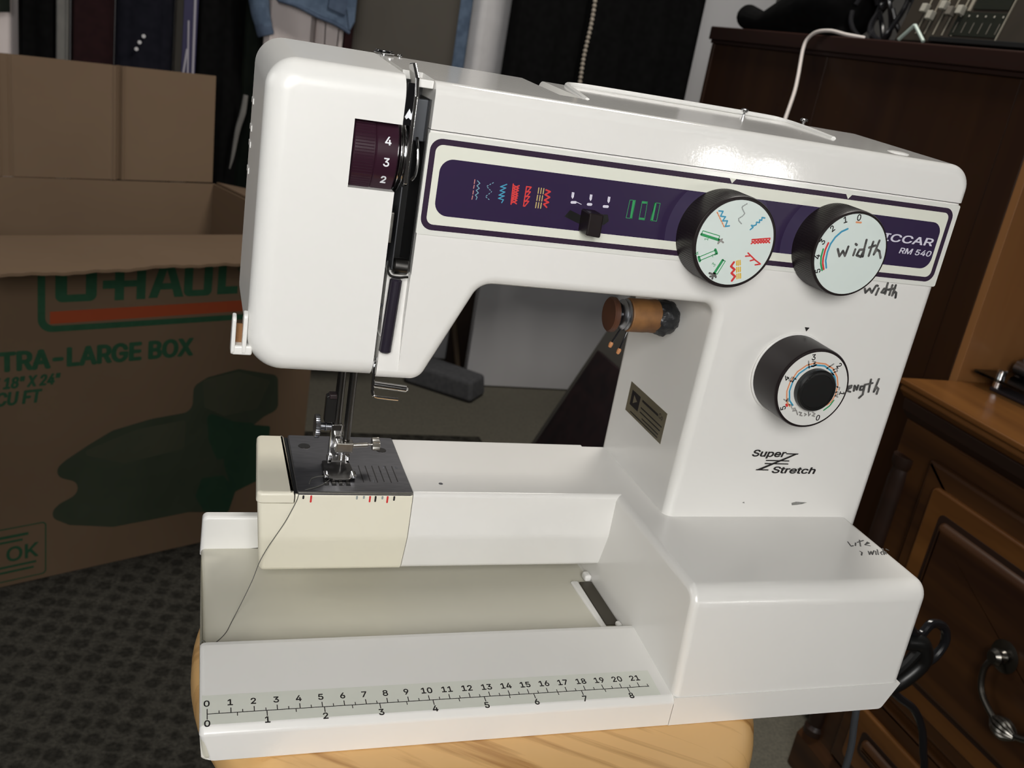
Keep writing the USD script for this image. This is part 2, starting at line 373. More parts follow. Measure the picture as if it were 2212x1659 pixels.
def blob(spheres, refine=.5, smooth=12):
    """Hulls of neighbouring spheres joined and smoothed; spheres: lists of (x, y, z, r) chains."""
    parts = []
    for ch in spheres:
        S = [manifold3d.Manifold.sphere(r, 20).translate([x, y, z]) for x, y, z, r in ch]
        if len(S) == 1: parts.append(S[0])
        for a, b in zip(S, S[1:]): parts.append(manifold3d.Manifold.batch_hull([a, b]))
    m = manifold3d.Manifold.batch_boolean(parts, manifold3d.OpType.Add).refine_to_length(refine)
    v, f = vf(m); t = trimesh.Trimesh(v, f, process=True); trimesh.smoothing.filter_taubin(t, iterations=smooth)
    return np.array(t.vertices), np.array(t.faces)

# ---------------------------------------------------------------- the room
def struct(name, mesh, material, label=None, smooth=False):
    v, f = vf(mesh)
    path = '/World/' + numbered('/World', name); b = np.array([(v[:, 0].min() + v[:, 0].max()) / 2, (v[:, 1].min() + v[:, 1].max()) / 2, v[:, 2].min()])
    m = usdkit.mesh(stage, path, ((v - b) * .01, f), M[material], smooth=smooth); m.AddTranslateOp().Set(Gf.Vec3d(*G(b)))
    m.GetPrim().SetCustomDataByKey('kind', 'structure'); BASE[path] = b
    if label: m.GetPrim().SetCustomDataByKey('label', label)
    return path
RX0, RX1, RY0, RY1, CEIL = -170, 168, WIN['y'], 248, 170.5
struct('floor', rbox(RX0 - 8, RX1 + 8, RY0 - 8, RY1 + 8, FLOOR - 6, FLOOR), 'plain_carpet', 'plain grey-brown carpeted floor behind the sewing machine')
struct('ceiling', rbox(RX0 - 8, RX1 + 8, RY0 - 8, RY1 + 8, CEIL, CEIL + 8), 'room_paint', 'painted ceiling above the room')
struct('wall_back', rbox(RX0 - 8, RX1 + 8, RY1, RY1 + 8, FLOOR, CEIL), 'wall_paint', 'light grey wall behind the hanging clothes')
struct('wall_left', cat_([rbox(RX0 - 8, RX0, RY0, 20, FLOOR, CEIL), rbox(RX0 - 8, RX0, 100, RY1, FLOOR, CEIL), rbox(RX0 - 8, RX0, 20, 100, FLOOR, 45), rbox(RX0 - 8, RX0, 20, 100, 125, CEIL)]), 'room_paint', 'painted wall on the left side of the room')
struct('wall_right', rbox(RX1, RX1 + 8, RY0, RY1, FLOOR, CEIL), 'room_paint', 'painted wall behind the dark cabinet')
w = WIN
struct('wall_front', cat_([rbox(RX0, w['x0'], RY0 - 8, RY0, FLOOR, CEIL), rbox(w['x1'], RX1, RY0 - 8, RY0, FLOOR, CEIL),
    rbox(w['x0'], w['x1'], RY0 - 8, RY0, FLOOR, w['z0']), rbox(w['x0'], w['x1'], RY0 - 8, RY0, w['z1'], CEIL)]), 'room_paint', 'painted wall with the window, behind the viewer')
win = thing('window_1', 'white framed window in the wall behind the viewer', 'window', (0, RY0, w['z0']), kind='structure')
fr_ = [rbox(w['x0'], w['x1'], RY0 - 5, RY0 + 2, w['z0'], w['z0'] + 4), rbox(w['x0'], w['x1'], RY0 - 5, RY0 + 2, w['z1'] - 4, w['z1']),
       rbox(w['x0'], w['x0'] + 4, RY0 - 5, RY0 + 2, w['z0'] + 4, w['z1'] - 4), rbox(w['x1'] - 4, w['x1'], RY0 - 5, RY0 + 2, w['z0'] + 4, w['z1'] - 4)]
P('window_frame', cat_(fr_), 'window_paint', win)
cx_ = (w['x0'] + w['x1']) / 2
P('mullion', rbox(cx_ - 1.5, cx_ + 1.5, RY0 - 3, RY0, w['z0'] + 4, w['z1'] - 4), 'window_paint', win)
P('window_sill', rbox(w['x0'] - 5, w['x1'] + 5, RY0, RY0 + 8, w['z0'] - 3, w['z0'], .6), 'window_paint', win)

win2 = thing('window_2', 'white framed window in the left wall of the room', 'window', (RX0, 60, 45), kind='structure')
P('window_frame', cat_([rbox(RX0 - 5, RX0 + 1.8, 20, 100, 45, 48), rbox(RX0 - 5, RX0 + 1.8, 20, 100, 122, 125), rbox(RX0 - 5, RX0 + 1.8, 20, 23, 48, 122), rbox(RX0 - 5, RX0 + 1.8, 97, 100, 48, 122)]), 'window_paint', win2)
solo('patterned_rug', 'dark taupe rug with staggered rows of blackish ring spots under the cardboard box', 'rug', rbox(-160, 74, -70, 186, FLOOR, FLOOR + .5, .2), 'rug')

# ---------------------------------------------------------------- stool
SC = (14.9, 8.0)
st = thing('wooden_stool', 'round light oak stool carrying the white sewing machine', 'stool', (SC[0], SC[1], FLOOR))
R_ = 15.45
P('seat', lathe([(0, -4.9), (R_ - .9, -4.9), (R_ - .35, -4.65), (R_ - .08, -4.2), (R_, -3.7), (R_, -2.95), (R_ - .12, -2.45), (R_ - .42, -2.0), (R_ - .85, -1.75), (R_ - 1.35, -1.67), (0, -1.67)], (SC[0], SC[1], 0), (0, 0, 1), 96), 'stool_wood', st)
tops, feet = [], []
for a in (20, 110, 200, 290):
    ca, sa = math.cos(math.radians(a)), math.sin(math.radians(a))
    t_, b_ = np.array([SC[0] + 10 * ca, SC[1] + 10 * sa, -4.6]), np.array([SC[0] + 18 * ca, SC[1] + 18 * sa, FLOOR + .85])
    tops.append(t_); feet.append(b_)
    P('leg', rod(t_, b_, 1.7, 20), 'stool_wood', st)
for i in range(4):
    p = tops[i] + (feet[i] - tops[i]) * .62; q = tops[(i + 1) % 4] + (feet[(i + 1) % 4] - tops[(i + 1) % 4]) * .62
    P('rung', rod(p, q, 1.0, 16), 'stool_wood', st)

# ---------------------------------------------------------------- sewing machine
sm = thing('sewing_machine', 'white free-arm sewing machine with purple control band and three brown dials on the stool', 'sewing machine', (18, 9, -1.65))
HB = 1.65
# base tray: sloping front strip, sunken tray floor, low back lip
def base_warp(V):
    return V
strip = rex([(0.0, -HB), (0.0, -.25), (.28, 0.0), (5.3, .42), (5.62, .38), (5.9, -.25), (6.5, -.42), (15.9, -.62), (16.72, -.64), (16.75, -HB)], [.3, .25, .2, .15, .15, .3, .3, .02, .02, .02], 'x', -.28, 22.9, .22, 0, 4, 4)
def taper(V):
    V = V.copy(); left = V[:, 0] < 0.5
    V[left & (V[:, 1] > 5.9), 0] += .12
    k = np.clip((-1.0 - V[:, 2]) / .65, 0, 1); V[left, 0] += (k * .22)[left]
    return V
P('base_tray', (taper(strip[0]), strip[1]), 'tray_plastic', sm)
rim = rex([(-.02, -HB), (-.02, -.22), (.25, .06), (5.28, .53), (5.62, .50), (5.62, .2), (.6, -.3), (.6, -HB)], [.04, .26, .2, .12, .12, .02, .02, .02], 'x', -.32, 22.62, .25, 0, 5, 4)
def round_corner(V):
    V = V.copy(); L_ = V[:, 0] < .2; k = np.clip((-.95 - V[:, 2]) / .7, 0, 1) * (V[:, 2] < 0); V[L_, 0] += (1 - np.sqrt(np.clip(1 - k ** 2, 0, 1)))[L_] * .62; return V
P('front_rim', (round_corner(rim[0]), rim[1]), 'white_plastic', sm)
P('block_skirt', rbox(22.58, 36.4, .2, 17.4, -1.2, .1), 'white_plastic', sm)
V_, F_ = rex([(22.60, -HB), (35.95, -HB), (36.74, .05), (22.60, .05)], [.02, .3, .04, .02], 'y', -.02, 17.5, 0, 0, 4, 4)
P('base_foot', (V_, F_), 'white_plastic', sm)
P('back_lip', rex([(-.22, -1.1), (22.5, -1.1), (22.5, 1.45), (-.2, 1.45)], [.02, .02, .02, .3], 'y', 16.0, 16.75, .22, .2, 4, 5), 'cover_plastic', sm)
# recess at the right end of the tray with its hinge slot
P('hinge_recess', decal(Polygon([(20.75, 6.35), (22.58, 6.35), (22.58, 12.9), (20.2, 12.9), (20.25, 12.0), (20.5, 10.5), (20.7, 8.5)]), Frame((0, 0, -.47), (1, 0, 0), (0, 1, -.018)), .10, .1), 'tray_plastic', sm)
P('hinge_bevel', rex([(21.35, 6.7), (21.75, 6.7), (21.75, 11.5), (21.25, 11.5)], .1, 'z', -.5, -.37, 0, .1, 3, 3), 'white_plastic', sm)
P('hinge_slot', rbox(21.75, 22.57, 6.9, 11.3, -.46, -.345, .02), 'slot_brown', sm)
P('hinge_pin', cat_([rbox(22.1, 22.55, 11.3, 11.95, -.4, .05, .15), rbox(22.25, 22.56, 6.5, 6.95, -.4, -.1, .12)]), 'white_plastic', sm)
# lower right block
bw = lambda V: np.column_stack([V[:, 0], V[:, 1] + np.clip(V[:, 2], 0, 6) * .09 * np.clip((9 - V[:, 1]) / 9, 0, 1), V[:, 2]])
def bw2(V):
    V = bw(V); V[:, 0] -= .40 * np.clip(1 - V[:, 2] / 6, 0, 1) * (V[:, 0] > 30); return V
blk = rex([(0, -.62), (17.6, -.62), (17.6, 5.97), (0, 5.97)], [.4, .4, .4, .95], 'x', 22.56, 37.15, .38, .6, 6, 8, bw2)
P('motor_block', blk, 'white_plastic', sm, 40)
# free arm
fa = [(10.5, 6.0), (10.45, 3.3), (11.05, .95), (17.6, .95), (17.6, 6.0)]
P('free_arm', rex(fa, [.28, 1.6, .45, .3, .2], 'x', 10.42, 22.9, .05, 0, 3, 7), 'white_plastic', sm)
def end_taper(V):
    V = np.array(V); k = V[:, 0] < 3.0; V[k, 0] += (.085 * (5.9 - V[:, 2]) + .055 * (V[:, 1] - 10.5))[k]; return V
fc = [(10.46, 5.96), (10.41, 3.3), (11.01, .92), (17.5, .92), (17.5, 5.96)]
cover = to_man(rex(fc, [.22, 1.6, .45, .3, .2], 'x', 2.2, 10.38, .30, .03, 5, 7, end_taper))
cover = cover - mbox(1, 4.14, 9, 18, 5.37, 7) - mbox(4.0, 10.6, 10.2, 18, 5.88, 7)
P('free_arm_cover', cover, 'cream_plastic', sm)
P('bobbin_cap', rex([(2.16, 10.36), (4.08, 10.36), (4.08, 17.55), (2.55, 17.55)], [.3, .05, .1, .3], 'z', 5.40, 6.04, .1, .2, 4, 4), 'cream_plastic', sm)
P('arm_bed', rbox(4.1, 10.4, 10.6, 17.5, 5.3, 5.9), 'black_plastic', sm)
npl = P('needle_plate', rex([(4.22, 10.44), (10.36, 10.44), (10.46, 17.5), (4.28, 17.5)], .15, 'z', 5.89, 6.08, 0, .05, 3, 3), 'steel_plate', sm)
P('plate_edge', rod((4.26, 10.45, 6.03), (10.34, 10.45, 6.03), .045, 8), 'chrome', npl)
fr6 = above(6.085)
P('feed_slot', decal(unary_union([sbox(5.7 + .38 * k, 11.15, 5.95 + .38 * k, 12.5) for k in range(4)]), fr6, .006), 'black_gloss', npl)
for k in range(4):
    P('feed_dog', cat_([rbox(5.74 + .38 * k, 5.91 + .38 * k, 11.3 + .26 * q, 11.46 + .26 * q, 6.08, 6.14) for q in range(4)]), 'dark_steel', npl)
P('guide_line', decal(strokes([[(7.85 + .38 * k, 11.6 + .1 * (k % 2)), (7.85 + .38 * k, 13.6)] for k in range(6)], .05), fr6, .004), 'ink', npl)
for s_, x_, y_ in (('3', 9.2, 13.4), ('4', 8.9, 12.8), ('5', 9.9, 13.3), ('8', 8.3, 11.6)):
    P('plate_numeral', text(s_, fr6, (x_, y_), .24, th=.004), 'grey_steel', npl)
P('plate_screw', disc((5.1, 16.0, 6.06), (0, 0, 1), .34, .05, .02), 'dark_steel', npl)
P('plate_screw', disc((9.5, 15.7, 6.06), (0, 0, 1), .3, .05, .02), 'dark_steel', npl)
fa_f = Frame((0, 10.455, 0), (1, 0, 0), (0, 0, 1))
for k, (x_, m_, h_) in enumerate([(4.55, 'ink', .16), (4.95, 'print_red', .36), (7.35, 'print_grey', .16), (7.72, 'print_grey', .12), (8.05, 'print_red', .32), (8.35, 'ink', .3), (8.72, 'print_grey', .14), (9.0, 'print_red', .36), (9.36, 'ink', .22)]):
    P('seam_mark', decal(strokes([[(x_, 5.80), (x_, 5.84 - h_)]], .10), fa_f, .008), m_, sm)
P('bed_screw', disc((12.2, 11.7, 5.97), (0, 0, 1), .13, .04, .015, 20), 'grey_steel', sm)

# upper housing: head, arm and column cut out of one rounded C
prof = [(.95, 27.45), (.95, 13.5), (9.2, 13.45), (11.55, 18.53), (24.5, 18.53), (24.5, 4.6), (37.93, 4.6), (37.93, 27.3)]
def shear(V):
    V = np.array(V); k = np.clip((V[:, 2] - 21) / 5, 0, 1); V[:, 2] += .045 * np.clip(V[:, 1] - 7.9, 0, 12) * k
    k2 = np.clip((13.5 - V[:, 2]) / 8, 0, 1) * np.clip((12 - V[:, 1]) / 4, 0, 1) * (V[:, 0] > 20); V[:, 1] += .22 * k2
    return V
full = to_man(rex(prof, [1.0, 1.5, .85, 1.0, .75, .55, .55, 1.25], 'y', 7.88, 18.0, .55, .8, 7, 9, shear))
slot = [mbox(6.80, 7.12, 6, 17.3, 18.7, 31), mbox(6.80, 8.06, 6, 10.9, 18.75, 31), mbox(6.80, 7.06, 6, 10.5, 15.6, 19), mbox(6.80, 7.0, 6, 10, 12, 16), manifold3d.Manifold.hull_points(np.array([(x_, y_, z_) for x_ in (7.02, 8.04) for y_, z_ in ((7.0, 18.8), (8.42, 18.8), (8.38, 16.5), (7.75, 13.3), (7.0, 13.3))]))]
window = mbox(4.72, 6.9, 6, 11.6, 22.45, 25.40)
recess = mbox(14.9, 16.15, 11.0, 19, 27.0, 29)
for m_ in slot + [window, recess]: full = full - m_
def part_of(m): return full ^ m
head = to_man(rex([(.95, 27.45), (.95, 13.5), (9.0, 13.45), (9.0, 27.45)], [1.35, 1.7, .6, .6], 'y', 7.88, 18.0, 1.0, .9, 10, 12, shear)) ^ mbox(-1, 6.82, 0, 30, 0, 40)
for m_ in slot + [window]: head = head - m_
P('face_cover', head, 'cover_plastic', sm, 35)
P('arm_housing', part_of(mbox(6.9, 45, 0, 30, 0, 25.36)), 'white_plastic', sm, 35)
tc = part_of(mbox(6.9, 45, 0, 30, 25.40, 40))
v_, f_ = vf(tc); v_ = v_.copy(); v_[:, 1] = 12.9 + (v_[:, 1] - 12.9) * 1.014; k_ = v_[:, 0] > 20; v_[k_, 0] += .07 * np.clip((v_[k_, 0] - 20) / 17, 0, 1)
P('top_cover', (v_, f_), 'gloss_plastic', sm, 35)
P('slot_lining', cat_([rbox(6.81, 8.05, 10.5, 10.8, 18.8, 27.2), rbox(7.98, 8.05, 8.3, 10.6, 18.8, 26.6), rbox(6.81, 7.05, 10.2, 10.45, 15.7, 18.8), rbox(4.74, 6.85, 11.3, 11.55, 22.5, 25.35)]), 'black_plastic', sm)
P('slot_bracket', rbox(7.30, 8.02, 8.7, 8.9, 24.7, 26.55, .06), 'bracket_grey', sm)
P('slot_step', rbox(7.3, 8.05, 8.3, 9.3, 27.05, 27.4, .05), 'cover_plastic', sm)
# tension dial with its numbers
dc = np.array([0, 9.78, 23.9])
td = P('tension_dial', lathe([(0, 0), (1.86, 0), (1.95, .06), (1.95, .95), (1.91, 1.0), (1.95, 1.05), (1.95, 1.95), (1.86, 2.02), (0, 2.02)], (4.78, dc[1], dc[2]), (1, 0, 0), 120), 'dial_maroon', sm)
ridges = []
for k in range(90):
    a = 2 * math.pi * k / 90; q = dc + np.array([5.27, -1.955 * math.cos(a), 1.955 * math.sin(a)])
    if math.cos(a) > -.1: ridges.append(rod(q - [.42, 0, 0], q + [.42, 0, 0], .022, 5))
P('grip_ridges', cat_(ridges), 'dial_maroon', td)
for s_, a in (('4', 22), ('3', -5), ('2', -30)):
    a = math.radians(a); n_ = np.array([0, -math.cos(a), math.sin(a)]); e2 = np.array([0, math.sin(a), math.cos(a)])
    P('dial_number', text(s_, Frame(dc + np.array([6.28, 0, 0]) + n_ * 1.955, (1, 0, 0), e2), (0, 0), .36, bold=True, centre=True), 'print_number', td)
# chrome tension discs, guide plate, take-up parts
for x_, r_, m_ in ((6.86, 1.75, 'chrome'), (6.98, 1.62, 'dark_steel'), (7.08, 1.72, 'chrome'), (7.2, 1.4, 'dark_steel')):
    P('tension_disc', disc((x_, dc[1] - .05, dc[2]), (1, 0, 0), r_, .09, .03, 60), m_, sm)
gp = [(9.9, 27.9), (8.9, 28.0), (7.95, 27.45), (7.70, 26.7), (7.70, 22.9), (8.0, 22.7), (8.15, 26.4), (9.0, 27.2)]
P('guide_plate', rex(gp, .12, 'x', 7.13, 7.31, .05, .05, 3), 'chrome', sm)
P('guide_face', rbox(6.84, 7.14, 7.95, 8.05, 25.4, 27.2, .03), 'black_gloss', sm)
P('thread_arrow', decal(Polygon([(6.86, 25.75), (7.03, 26.12), (7.2, 25.75), (7.12, 25.66), (7.03, 25.74), (6.94, 25.66)]), Frame((0, 7.94, 0), (1, 0, 0), (0, 0, 1)), .02), 'print_number', sm)
P('check_spring', tube([(7.62, 8.4, 24.9), (7.66, 8.1, 24.4), (7.70, 8.0, 23.8), (7.66, 8.0, 23.3), (7.55, 8.1, 23.05)], .07, 8), 'chrome', sm)
P('divider_plate', rbox(7.12, 7.17, 8.0, 10.2, 18.9, 22.7), 'grey_steel', sm)
P('slot_block', rbox(6.84, 6.98, 8.1, 9.6, 20.1, 21.5, .03), 'dull_chrome', sm)
P('guide_roller', rod((7.2, 8.35, 19.0), (7.98, 8.35, 19.0), .40, 24), 'dark_steel', sm)
P('guide_hook', tube([(7.0, 8.3, 19.2), (6.95, 8.05, 18.9), (7.1, 7.95, 18.62), (7.5, 7.95, 18.55), (7.95, 8.0, 18.6)], .06, 8), 'chrome', sm)
P('slot_screw', disc((6.93, 8.6, 17.0), (0, -1, 0), .11, .2, .04, 16), 'grey_steel', sm)
P('slot_screw', disc((6.93, 8.6, 16.4), (0, -1, 0), .08, .2, .03, 16), 'grey_steel', sm)
P('lever_rod', rod((7.40, 7.95, 18.48), (7.27, 7.82, 14.9), .29, 28, .07), 'rod_purple', sm)
P('wire_guide', tube([(6.95, 8.1, 14.5), (6.85, 7.75, 14.2), (6.88, 7.75, 13.2), (6.92, 7.75, 12.85), (7.05, 7.75, 12.66), (7.5, 7.75, 12.6), (8.2, 7.75, 12.55)], .075, 10, per=6), 'chrome', sm)
P('wire_arm', rod((6.9, 8.2, 13.12), (8.7, 8.05, 13.0), .17, 18, .1), 'chrome', sm)
# needle bar and presser assembly
P('presser_bar', rod((6.45, 14.0, 15), (6.45, 14.0, 6.9), .24, 18), 'dark_steel', sm)
P('needle_bar', rod((6.95, 13.3, 15), (6.95, 13.3, 7.75), .21, 18), 'dark_steel', sm)
P('presser_lever', rex([(5.72, 8.6), (6.3, 8.6), (6.3, 10.2), (5.95, 10.25), (5.72, 10.1)], .06, 'y', 13.7, 14.2, .05, .05, 2), 'black_plastic', sm)
P('lever_tip', rbox(5.85, 6.28, 13.6, 14.15, 10.0, 10.3, .08), 'board_maroon', sm)
clamp = P('needle_clamp', rex([(6.35, 7.2), (7.3, 7.2), (7.33, 7.75), (6.4, 7.78)], .06, 'y', 12.85, 13.5, .06, .06, 3), 'dull_chrome', sm)
P('clamp_screw', cat_([rod((7.3, 13.1, 7.55), (8.15, 13.1, 7.63), .14, 16), rod((8.1, 13.1, 7.63), (8.4, 13.1, 7.65), .07, 12)]), 'dull_chrome', clamp)
P('clamp_thumbscrew', knurl((8.35, 13.1, 7.66), (1, .02, .06), .36, .42, 26, .035), 'dull_chrome', clamp)
foot = P('presser_foot', cat_([rbox(6.15, 6.75, 13.7, 14.2, 6.5, 8.5, .08), rbox(6.0, 7.2, 12.9, 13.6, 6.62, 6.72), rbox(6.0, 6.25, 12.9, 13.3, 6.5, 7.0, .05), rbox(6.95, 7.2, 12.9, 13.3, 6.5, 7.0, .05)]), 'chrome', sm)
P('foot_sole', rex([(5.75, 11.9), (6.2, 11.65), (7.05, 11.65), (7.45, 11.9), (7.35, 13.9), (5.85, 13.9)], .1, 'z', 6.12, 6.24, .03, .04, 2), 'dark_steel', foot)
P('foot_toe', cat_([rbox(5.72, 5.98, 11.7, 12.3, 6.2, 6.42, .07), rbox(7.2, 7.46, 11.7, 12.3, 6.2, 6.42, .07)]), 'chrome', foot)
P('foot_thumbscrew', cat_([knurl((5.25, 13.9, 8.3), (1, 0, 0), .66, .26, 34, .035), rod((5.45, 13.9, 8.3), (6.2, 13.9, 8.3), .2, 18), disc((5.8, 13.9, 8.3), (1, 0, 0), .26, .1, .03, 24)]), 'grey_steel', foot)
P('needle', lathe([(0, 0), (.015, .25), (.045, .6), (.05, 1.0), (.10, 1.05), (.10, 1.5), (0, 1.5)], (6.78, 13.15, 5.95), (0, 0, 1), 12), 'chrome', sm)
# thread cutter on the left of the head, small vents, top fittings
tcut = P('thread_cutter', rbox(.34, 1.25, 8.35, 9.2, 14.15, 14.6, .1), 'cover_plastic', sm)
P('cutter_cheek', rex([(8.3, 14.15), (9.25, 14.15), (9.25, 15.6), (8.9, 16.05), (8.4, 15.9)], .22, 'x', .30, .48, .06, .06, 3), 'cover_plastic', tcut)
P('cutter_cheek', rex([(8.3, 14.15), (9.25, 14.15), (9.25, 15.75), (8.9, 16.2), (8.4, 16.05)], .22, 'x', .78, .98, .06, .06, 3), 'cover_plastic', tcut)
P('cutter_blade', rbox(.48, .8, 8.9, 9.0, 14.5, 15.5), 'tape_brown', tcut)
P('cover_vent', cat_([rbox(.90, 1.0, 15.6, 16.8, z_, z_ + .30, .04) for z_ in (24.6, 23.3, 22.5, 21.2)]), 'cover_plastic', sm)
P('bobbin_tension', lathe([(0, -.3), (.2, -.3), (.2, .06), (.52, .10), (.56, .14), (.52, .18), (.3, .19), (.45, .22), (.48, .25), (.45, .28), (0, .30)], (7.3, 17.2, 27.80), (0, 0, 1), 32), 'chrome', sm)
P('guide_post', lathe([(0, -.2), (.09, -.2), (.09, .10), (.15, .13), (.13, .2), (0, .22)], (8.15, 17.3, 27.78), (0, 0, 1), 16), 'chrome', sm)
for x_, y_, z_ in ((29.15, 17.75, 27.55), (33.35, 17.75, 27.55)):
    P('spool_pin', lathe([(0, 0), (.10, 0), (.10, .34), (.24, .40), (.24, .52), (.12, .58), (0, .58)], (x_, y_, z_), (0, 0, 1), 20), 'chrome', sm)
for x_, y_ in ((11.25, 13.05), (34.2, 9.7)):
    z_ = 27.3 + .045 * (y_ - 7.9)
    P('screw_cover', lathe([(0, -.05), (.62, -.05), (.62, 0), (.56, .07), (.35, .11), (0, .12)], (x_, y_, z_ - .02), (0, 0, 1), 32), 'cover_plastic', sm)
zt = lambda y: 27.3 + .045 * (y - 7.9)
P('carry_handle', tube([(16.45, 11.2, zt(11.2) + .0), (16.6, 12.5, zt(12.5) + .05), (17.3, 16.5, zt(16.5) + .10), (18.0, 17.6, zt(17.4) + .12), (19.5, 17.85, zt(17.6) + .14), (24, 17.9, zt(17.6) + .14), (30.2, 17.85, zt(17.6) + .12), (31.6, 17.3, zt(17.3) + .08), (31.75, 15, zt(15) + .05), (31.4, 11.7, zt(11.7))], .15, 10), 'cover_plastic', sm)

# ruler let into the front rim
yr = lambda y: .02 + (y - .28) * .0955
sl = math.atan(.0955); fr_r = Frame((0, .28, .045), (1, 0, 0), (0, math.cos(sl), math.sin(sl)))
rul = P('ruler', decal(sbox(-.22, .02, 21.95, 1.75), fr_r, .02, .03), 'ruler_green', sm)
fr_n = Frame(fr_r.o + fr_r.n * .02, fr_r.x, fr_r.y)
yl = .64
tk = [sbox(0, yl - .018, 21.55, yl + .018)] + [sbox(k - .02, yl, k + .02, yl + .3) for k in range(22)] + [sbox(k + .5 - .018, yl, k + .518, yl + .17) for k in range(22) if k + .5 < 21.6]
tk += [sbox(2.54 * k - .02, yl - .32, 2.54 * k + .02, yl) for k in range(9)] + [sbox(2.54 * k + 1.27 - .018, yl - .2, 2.54 * k + 1.288, yl) for k in range(8)]
P('ruler_scale', decal(unary_union(tk), fr_n, .006), 'ink', rul)
for k in range(22):
    P('ruler_number', text(str(k), fr_n, (k - .02, yl + .62), .34, bold=True, centre=True, th=.006), 'ink', rul)
for k in range(9):
    P('ruler_number', text(str(k), fr_n, (2.54 * k, yl - .54), .34, bold=True, centre=True, th=.006), 'ink', rul)

# control panel
cp = P('control_panel', decal(rrect(8.0, 20.70, 37.72, 25.28, .12), front(7.885), .05, .05), 'panel_clear_rim', sm)
fp = front(7.833)
P('panel_field', decal(rrect(8.14, 20.94, 37.42, 25.06, .55), fp, .003, .01), 'panel_cream', cp)
P('panel_border', decal(rrect(8.14, 20.94, 37.42, 25.06, .55).difference(rrect(8.40, 21.20, 37.16, 24.80, .34)).difference(unary_union([Polygon([(x_ - .22, 25.1), (x_ + .22, 25.1), (x_, 24.82)]) for x_ in (23.5, 30.45)])), fp, .008, 0), 'border_purple', cp)
band = rrect(8.70, 21.64, 36.90, 24.22, .62)
P('panel_band', decal(band, fp, .010, 0), 'panel_purple', cp)
fb = front(7.822)
P('dial_ring', decal(Point(23.4, 22.25).buffer(2.95, quad_segs=16).intersection(band), fb, .002, .004), 'panel_ring', cp)
P('dial_ring', decal(Point(30.1, 22.3).buffer(2.95, quad_segs=16).intersection(band), fb, .002, .004), 'panel_ring', cp)
def ico(lines, w_, m_, name='stitch_icon'): P(name, decal(strokes(lines, w_), fb, .006, .004), m_, cp)
ico([[(10.39,23.45),(10.39,23.28)],[(10.40,23.20),(10.39,23.06)],[(10.40,22.95),(10.40,22.80)],[(10.40,22.71),(10.39,22.56)]], .045, 'print_pink')
ico([[(10.52,23.42),(10.65,23.32),(10.53,23.19),(10.66,23.09),(10.53,22.98),(10.65,22.88),(10.52,22.76),(10.62,22.68),(10.59,22.57)]], .04, 'print_paleblue')
dots = LineString([(11.28,23.42),(10.99,23.22),(11.27,23.00),(11.01,22.75),(11.28,22.59)])
ico([[dots.interpolate(t / 10, True).coords[0], dots.interpolate(t / 10 + .035, True).coords[0]] for t in range(10)], .04, 'print_paleblue')
ico([[(11.93,23.42),(11.65,23.28),(11.91,23.25),(11.66,23.10),(11.90,23.06),(11.64,22.89),(11.90,22.88),(11.64,22.74),(11.89,22.70),(11.83,22.56)]], .05, 'print_blue')
ico([[(12.24,23.47),(12.29,22.54)],[(12.27,23.41),(12.53,23.31),(12.28,23.17),(12.53,23.06),(12.29,22.95),(12.54,22.85),(12.28,22.73),(12.55,22.59)],[(12.54,23.43),(12.27,23.29),(12.54,23.20),(12.29,23.06),(12.55,22.96),(12.30,22.83),(12.54,22.74),(12.30,22.60)]], .06, 'print_red')
ico([[(12.90,23.43),(12.91,22.52)]] + [[(12.90,23.43-.22*k),(13.13,23.43-.22*k),(12.97,23.18-.22*k)] for k in range(4)], .06, 'print_red')
ico([[(x_, 23.44-.34*r),(x_+.005, 23.19-.34*r)] for r in range(3) for x_ in (13.51, 13.635, 13.76)], .05, 'print_yellow')
ico([[(13.88,23.39),(14.10,23.33),(13.87,23.17),(14.12,23.07),(13.89,22.91),(14.11,22.83),(13.89,22.72),(14.06,22.59)]], .075, 'print_red')
for x_ in (15.24, 16.17, 17.11):
    P('needle_icon', decal(Polygon([(x_-.06,23.44),(x_+.07,23.43),(x_+.08,23.22),(x_+.03,23.12),(x_-.05,23.22)]), fb, .006, .004), 'print_white', cp)
ico([[(15.27,22.96),(15.45,22.98)],[(16.11,22.96),(16.26,22.97)],[(16.94,22.95),(17.13,22.96)]], .13, 'print_white', 'needle_icon')
ico([[(15.51,23.00),(15.77,22.92)]], .03, 'print_white', 'needle_icon')
ico([[(18.22,23.40),(18.51,23.42),(18.53,22.53),(18.21,22.53),(18.22,23.40)],[(18.88,23.41),(19.16,23.42),(19.20,22.53),(18.90,22.53),(18.88,23.41)],[(19.55,23.42),(19.85,23.42),(19.86,22.54),(19.53,22.54),(19.55,23.42)]], .028, 'print_green', 'buttonhole_icon')
ico([[(18.44,23.36),(18.47,22.58)],[(19.59,23.38),(19.60,22.57)]], .13, 'print_green', 'buttonhole_icon')
ico([[(18.93,23.36),(19.13,23.37)],[(18.94,22.58),(19.16,22.58)]], .09, 'print_green', 'buttonhole_icon')
P('brand_lettering', text('RICCAR', fb, (32.68, 22.93), .40, width=3.96, shear=.18, bold=True, th=.006), 'print_white', cp)
P('model_lettering', text('RM 540', fb, (34.62, 22.35), .30, width=2.12, shear=.2, bold=True, th=.006), 'print_white', cp)
P('lever_slot', decal(Polygon([(15.03,22.26),(15.26,22.59),(16.04,22.34),(16.24,22.53),(17.22,22.58),(17.35,22.28),(17.14,22.07),(16.44,21.89),(15.80,22.00),(15.22,22.19)]), fb, .003, .004), 'black_plastic', cp)
P('needle_position_lever', rex([(15.86, 21.66), (16.60, 21.60), (16.56, 22.72), (15.83, 22.72)], .08, 'y', 6.75, 7.9, .07, 0, 3, 3), 'knob_brown', cp)

